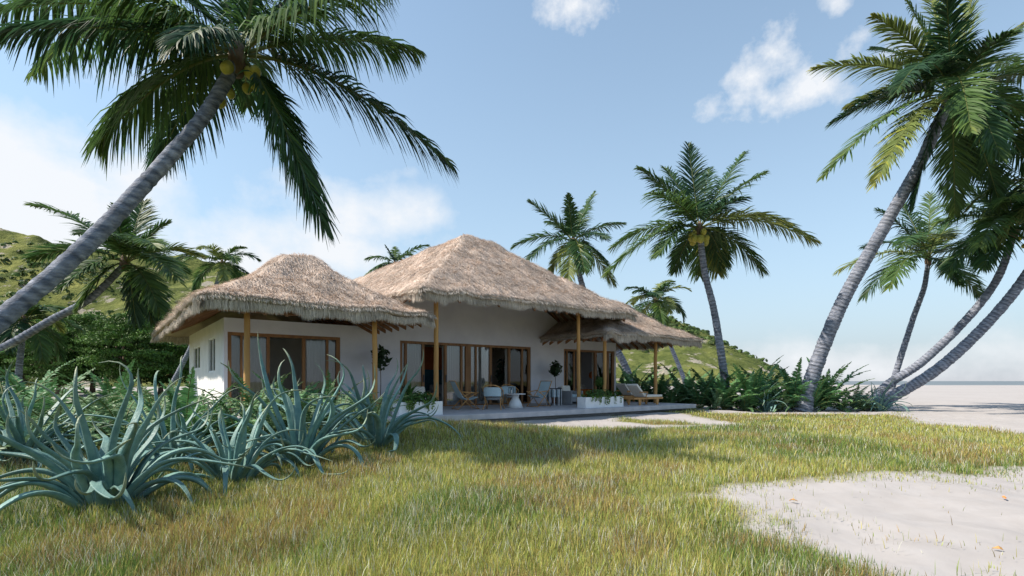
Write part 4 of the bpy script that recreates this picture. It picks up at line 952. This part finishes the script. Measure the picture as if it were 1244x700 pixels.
# barrel seat with slats
def slat_chair(label, px, b, rz):
    a, p = loc(px, b); t = thing('slatted_chair', label, 'chair', p, TH+rz)
    for k in range(16):
        x = -2.5+5.0*k/15; q = MB(); cx, cy = .31*sin(x), .31*cos(x)
        q.box(-.016, .016, -.01, .01, 0, .68, mtx=Matrix.Translation((cx, cy, 0)) @ Matrix.Rotation(-x, 4, 'Z')); q.build('slat', M['metal'] if k % 2 else M['white'], t)
    q = MB(); xs = np.linspace(-2.5, 2.5, 22); q.tube([(.32*sin(x), .32*cos(x), .69) for x in xs], .02, 7); q.build('top_rail', M['metal'], t, smooth=True)
    q = MB(); q.lathe([(.001, .33), (.28, .33), (.30, .38), (.28, .45), (.001, .46)], 20); q.build('seat', M['blue fabric'], t, smooth=True)
    Aa = [(.29*sin(x), .29*cos(x), .42) for x in np.linspace(-1.9, 1.9, 13)]; q = MB(); q.sheet(Aa, [(x*1.02, y*1.02, .64) for x, y, z in Aa], .03); q.build('backrest', M['blue fabric'], t)
slat_chair('barrel chair of dark and white slats beside the thin potted tree', 673, 3.0, R(150))
def armchair(label, px, b, rz, fm, cm):
    a, p = loc(px, b); t = thing('armchair', label, 'armchair', p, TH+rz, 'cushioned armchairs on the deck')
    q = MB(); q.box(-.36, .36, -.36, .36, .12, .30); q.build('base', fm, t, bevel=.02)
    for sx in (-1, 1): q = MB(); q.box(sx*.37-.035, sx*.37+.035, -.37, .38, .02, .58); q.build('arm', fm, t, bevel=.015)
    q = MB(); q.box(-.335, .335, .26, .37, .30, .78, mtx=Matrix.Rotation(R(-6), 4, 'X')); q.build('backrest', fm, t, bevel=.03)
    q = MB(); q.box(-.325, .325, -.37, .24, .302, .44); q.build('seat_cushion', cm, t, bevel=.04)
    q = MB(); q.box(-.27, .27, .08, .20, .45, .84, mtx=Matrix.Rotation(R(-10), 4, 'X')); o = q.build('pillow', M['fabric'], t, bevel=.05)
armchair('dark framed armchair with pale cushion left of the right wing doors', 693, 3.2, R(8), M['grey fabric'], M['blue fabric'])
armchair('wooden armchair with a white pillow behind the left planter', 513, 3.3, R(5), M['wood'], M['fabric'])
# sun lounger
def lounger(label, px, b, rz):
    a, p = loc(px, b); t = thing('sun_lounger', label, 'sun lounger', p, TH+rz, 'wooden sun loungers on the deck end')
    q = MB(); q.box(-.95, .95, -.32, -.27, .24, .32); q.box(-.95, .95, .27, .32, .24, .32); q.box(-.95, -.90, -.27, .27, .24, .32); q.box(.90, .95, -.27, .27, .24, .32)
    for k in range(12): q.box(-.2+k*.09, -.14+k*.09, -.27, .27, .29, .315)
    q.build('frame', M['wood'], t, bevel=.008)
    for sx in (-.55, .6):
        for sy in (-.29, .29):
            q = MB(); q.add([(sx-.05, sy-.025, .0), (sx+.03, sy-.025, 0), (sx+.03, sy+.025, 0), (sx-.05, sy+.025, 0), (sx-.10, sy-.025, .24), (sx+.08, sy-.025, .24), (sx+.08, sy+.025, .24), (sx-.10, sy+.025, .24)], [(3, 2, 1, 0), (4, 5, 6, 7), (0, 1, 5, 4), (1, 2, 6, 5), (2, 3, 7, 6), (3, 0, 4, 7)]); q.build('leg', M['wood'], t)
    q = MB(); Aa = [(.95, -.28, .33), (-.15, -.28, .33), (-.22, -.28, .34), (-.75, -.28, .82)]; q.sheet(Aa, [(x, .28, z) for x, y, z in Aa], -.09); q.build('mattress', M['fabric'], t, bevel=.02)
    for sy in (-.33, .33):
        q = MB(); q.tube([(-.62, sy, .54), (-.1, sy, .54), (-.25, sy, .30)], .022, 7); q.build('armrest', M['wood'], t, smooth=True)
lounger('wooden sun lounger with cream mattress nearest the deck edge at the right', 781, 1.0, R(0))
lounger('second sun lounger behind the first with only its pale backrest showing', 766, 3.1, R(0))
# interior pieces seen through the doors
def wallpiece(px0, px1, b, z0, z1, m, name, label, cat, th=.04):
    a0, a1 = a_on(px0, b), a_on(px1, b); t = MB(); t.box(0, a1-a0, 0, th, 0, z1-z0); o = t.build(name, m, None, bevel=.004); o.location = H2W(a0, b, z0); o.rotation_euler = (0, 0, TH); tag(o, label, cat); return o
o = wallpiece(513, 541, 7.4, DZ, EYE+.42*1.2, M['teal'], 'partition_panel', 'tall panel painted teal below and rust red above inside the main doors', 'panel', .06)
h_ = a_on(541, 7.4)-a_on(513, 7.4); t = MB(); t.box(0, h_, .0, .06, EYE+.42*1.2-DZ+.001, 2.5); t.build('upper_panel', M['rust'], o)['label'] = 'rust red upper panel'
a, p = loc(552, 6.5); t = thing('sofa', 'grey sofa seen through the main glass doors', 'sofa', p, TH)
q = MB(); q.box(-1.0, 1.0, -.4, .4, .1, .42); q.build('base', M['grey fabric'], t, bevel=.04); q = MB(); q.box(-1.0, 1.0, .25, .45, .42, .85); q.build('backrest', M['grey fabric'], t, bevel=.05)
for sx in (-1, 1): q = MB(); q.box(sx*1.08-.08, sx*1.08+.08, -.4, .42, .1, .6); q.build('arm', M['grey fabric'], t, bevel=.04)
a, p = loc(713, 8.3); q = MB(); q.lathe([(.001, -.02), (.34, -.02), (.36, 0), (.34, .02), (.001, .02)], 28); o = q.build('wall_disc', M['mirror']); o.location = H2W(a, 8.55, EYE+.65); o.rotation_euler = (R(90), 0, TH); tag(o, 'round woven disc hanging on the inner wall of the right wing', 'wall decoration')
a, p = loc(720, 6.3); t = thing('floor_lamp', 'floor lamp with an orange globe shade inside the right wing doors', 'lamp', p, TH)
q = MB(); q.lathe([(.001, 0), (.14, 0), (.14, .03), (.02, .04), (.015, 1.1), (.001, 1.1)], 14); q.build('stand', M['metal'], t); q = MB(); q.lathe([(.001, 1.1)]+[(.21*sin(x), 1.31-.21*cos(x)) for x in np.linspace(.3, 2.9, 9)]+[(.001, 1.52)], 18); q.build('shade', M['orange'], t, smooth=True)
armchair('orange armchair standing inside the right wing doors', 713, 6.2, R(20), M['orange'], M['orange'])

# fallen leaves on the sand
for px, py, s, lb in ((1220, 608, .05, 'bright orange fallen leaf on the sand near the right edge'), (964, 610, .045, 'brown fallen leaf on the sand near the grass tip'), (1212, 667, .035, 'thin tan fallen leaf low on the sand patch')):
    x, y = gpt(px, py); q = MB(); q.add([(-s, 0, .0), (-s*.3, s*.45, .015), (s*.6, s*.3, .02), (s, 0, .005), (s*.4, -s*.35, .012), (-s*.4, -s*.35, .008), (0, 0, .03)], [(0, 6, 1), (1, 6, 2), (2, 6, 3), (3, 6, 4), (4, 6, 5), (5, 6, 0)])
    o = q.build('fallen_leaf', M['deadleaf'] if px == 1220 else M['pole']); o.location = (x, y, ghf(x, y)-.01); o.rotation_euler = (.1, .1, px); tag(o, lb, 'leaf', 'fallen leaves on the sand')
    md = o.modifiers.new('t', 'SOLIDIFY'); md.thickness = .004

# ------------------------------------------------------------------ light, sky, camera
el = R(50); sd = Vector((-.985, -.17, 0)).normalized()       # horizontal direction to the sun
sunv = Vector((sd.x*cos(el), sd.y*cos(el), sin(el)))
sl = bpy.data.lights.new('sun', 'SUN'); sl.energy = 4.4; sl.angle = R(.6); sl.color = (1, .89, .76)
so = bpy.data.objects.new('sun', sl); col.objects.link(so); so.rotation_euler = sunv.to_track_quat('Z', 'Y').to_euler(); so.location = (0, 0, 30)
wd = bpy.data.worlds.new('World'); scene.world = wd; wd.use_nodes = True; nt = wd.node_tree; N = nt.nodes; L = nt.links
bg = N['Background']; bg.inputs[1].default_value = .15
sky = N.new('ShaderNodeTexSky'); sky.sky_type = 'NISHITA'; sky.sun_disc = False; sky.sun_elevation = el
sky.sun_rotation = atan2(sd.x, sd.y); sky.air_density = 1.0; sky.dust_density = .6; sky.ozone_density = 1.6
tc = N.new('ShaderNodeTexCoord'); nrm = N.new('ShaderNodeVectorMath'); nrm.operation = 'NORMALIZE'; L.new(tc.outputs['Generated'], nrm.inputs[0])
sp = N.new('ShaderNodeSeparateXYZ'); L.new(nrm.outputs[0], sp.inputs[0])
def mth(op, a, b=None, c=None, clamp=False):
    n = N.new('ShaderNodeMath'); n.operation = op; n.use_clamp = clamp
    for i, v in enumerate((a, b, c)):
        if v is None: continue
        if isinstance(v, (int, float)): n.inputs[i].default_value = v
        else: L.new(v, n.inputs[i])
    return n.outputs[0]
az = mth('ARCTAN2', sp.outputs[0], sp.outputs[1]); elv = mth('ARCSINE', sp.outputs[2])
cv = N.new('ShaderNodeCombineXYZ'); L.new(az, cv.inputs[0]); L.new(elv, cv.inputs[1])
def noise(scale, det, rough=.55, st=(1, 1, 1), off=0):
    mp = N.new('ShaderNodeMapping'); mp.inputs['Scale'].default_value = st; mp.inputs['Location'].default_value = (off, off, 0); L.new(cv.outputs[0], mp.inputs[0])
    n = N.new('ShaderNodeTexNoise'); n.inputs['Scale'].default_value = scale; n.inputs['Detail'].default_value = det; n.inputs['Roughness'].default_value = rough; L.new(mp.outputs[0], n.inputs['Vector']); return n.outputs[0]
n1 = noise(7, 9, .6); n2 = noise(3.2, 6, .5, (1, 2.2, 1), 3.3); n3 = noise(22, 6, .6, (1, 1.2, 1), 1.7)
def puff(px, py, rx, ry, amp, ang=0):
    dx, dz = (px-CX)/F, (HZ-py)/F; a0 = math.atan(dx); e0 = math.atan(dz/sqrt(1+dx*dx)); ca, sa = cos(ang), sin(ang)
    u_ = mth('SUBTRACT', az, a0); v_ = mth('SUBTRACT', elv, e0)
    p_ = mth('ADD', mth('MULTIPLY', u_, ca/rx), mth('MULTIPLY', v_, sa/rx)); q_ = mth('ADD', mth('MULTIPLY', u_, -sa/ry), mth('MULTIPLY', v_, ca/ry))
    r2 = mth('ADD', mth('MULTIPLY', p_, p_), mth('MULTIPLY', q_, q_)); return mth('MULTIPLY', mth('EXPONENT', mth('MULTIPLY', r2, -1)), amp)
def union(l):
    o = l[0]
    for x in l[1:]: o = mth('MAXIMUM', o, x)
    return o
crisp = union([puff(690, 6, .085, .042, 1), puff(915, 95, .075, .055, 1.1, .55), puff(868, 132, .048, .036, 1.0, .5), puff(975, 112, .10, .036, 1.0), puff(945, 65, .05, .04, .9), puff(1080, 48, .08, .045, .75), puff(1020, 0, .035, .03, .8)])
nn_ = mth('SUBTRACT', mth('ADD', mth('MULTIPLY', n1, .5), mth('MULTIPLY', n3, .5)), .5)
c1 = mth('MULTIPLY', mth('SUBTRACT', mth('ADD', crisp, mth('MULTIPLY', nn_, 3.4)), .45), 1.25, clamp=True)
c1 = mth('MULTIPLY', c1, mth('MULTIPLY', crisp, 3.0, clamp=True))
soft = union([puff(40, 250, .34, .14, 1.25, -.12), puff(0, 160, .20, .05, 1.0), puff(250, 290, .32, .10, 1.1), puff(450, 262, .17, .06, .85, .1), puff(380, 225, .2, .03, .5), puff(470, 215, .12, .02, .45, .3), puff(520, 300, .12, .05, .5), puff(640, 420, .5, .06, .4), puff(1050, 440, .45, .05, .75), puff(80, 400, .6, .1, .9), puff(60, 80, .2, .03, .35)])
c2 = mth('MULTIPLY', mth('SUBTRACT', mth('ADD', soft, mth('ADD', mth('MULTIPLY', mth('SUBTRACT', n2, .5), 2.2), mth('MULTIPLY', mth('SUBTRACT', n1, .5), 2.0))), .34), 1.25, clamp=True)
c2 = mth('MULTIPLY', c2, mth('MULTIPLY', soft, 2.2, clamp=True))
cl = mth('MULTIPLY', mth('MAXIMUM', c1, c2), .93)
hs = N.new('ShaderNodeHueSaturation'); hs.inputs['Saturation'].default_value = .8; hs.inputs['Value'].default_value = 1.0; L.new(sky.outputs[0], hs.inputs['Color'])
tn_ = N.new('ShaderNodeMix'); tn_.data_type = 'RGBA'; tn_.blend_type = 'MULTIPLY'; tn_.inputs[0].default_value = 1; L.new(hs.outputs[0], tn_.inputs[6]); tn_.inputs[7].default_value = (.70, .825, .845, 1)
# low horizon veil: greyish lilac
hz = mth('MULTIPLY', mth('EXPONENT', mth('MULTIPLY', mth('ABSOLUTE', elv), -14)), .85)
hz2 = mth('MULTIPLY', mth('EXPONENT', mth('MULTIPLY', mth('ABSOLUTE', elv), -2.6)), .9)
m0 = N.new('ShaderNodeMix'); m0.data_type = 'RGBA'; L.new(hz2, m0.inputs[0]); L.new(tn_.outputs[2], m0.inputs[6]); m0.inputs[7].default_value = (1.95, 2.45, 2.85, 1)
m1 = N.new('ShaderNodeMix'); m1.data_type = 'RGBA'; L.new(hz, m1.inputs[0]); L.new(m0.outputs[2], m1.inputs[6]); m1.inputs[7].default_value = (2.2, 2.25, 2.4, 1)
m2 = N.new('ShaderNodeMix'); m2.data_type = 'RGBA'; L.new(cl, m2.inputs[0]); L.new(m1.outputs[2], m2.inputs[6]); m2.inputs[7].default_value = (3.5, 3.58, 3.7, 1)
L.new(m2.outputs[2], bg.inputs[0])
cam = bpy.data.cameras.new('camera'); co = bpy.data.objects.new('camera', cam); col.objects.link(co); scene.camera = co
co.location = (0, 0, EYE); co.rotation_euler = (R(90), 0, 0); cam.sensor_width = 36; cam.lens = F/1244*36; cam.shift_y = (HZ-350)/1244; cam.clip_end = 20000; cam.clip_start = .05
scene.view_settings.view_transform = 'Standard'; scene.view_settings.look = 'None'; scene.view_settings.gamma = 1; scene.view_settings.exposure = .84
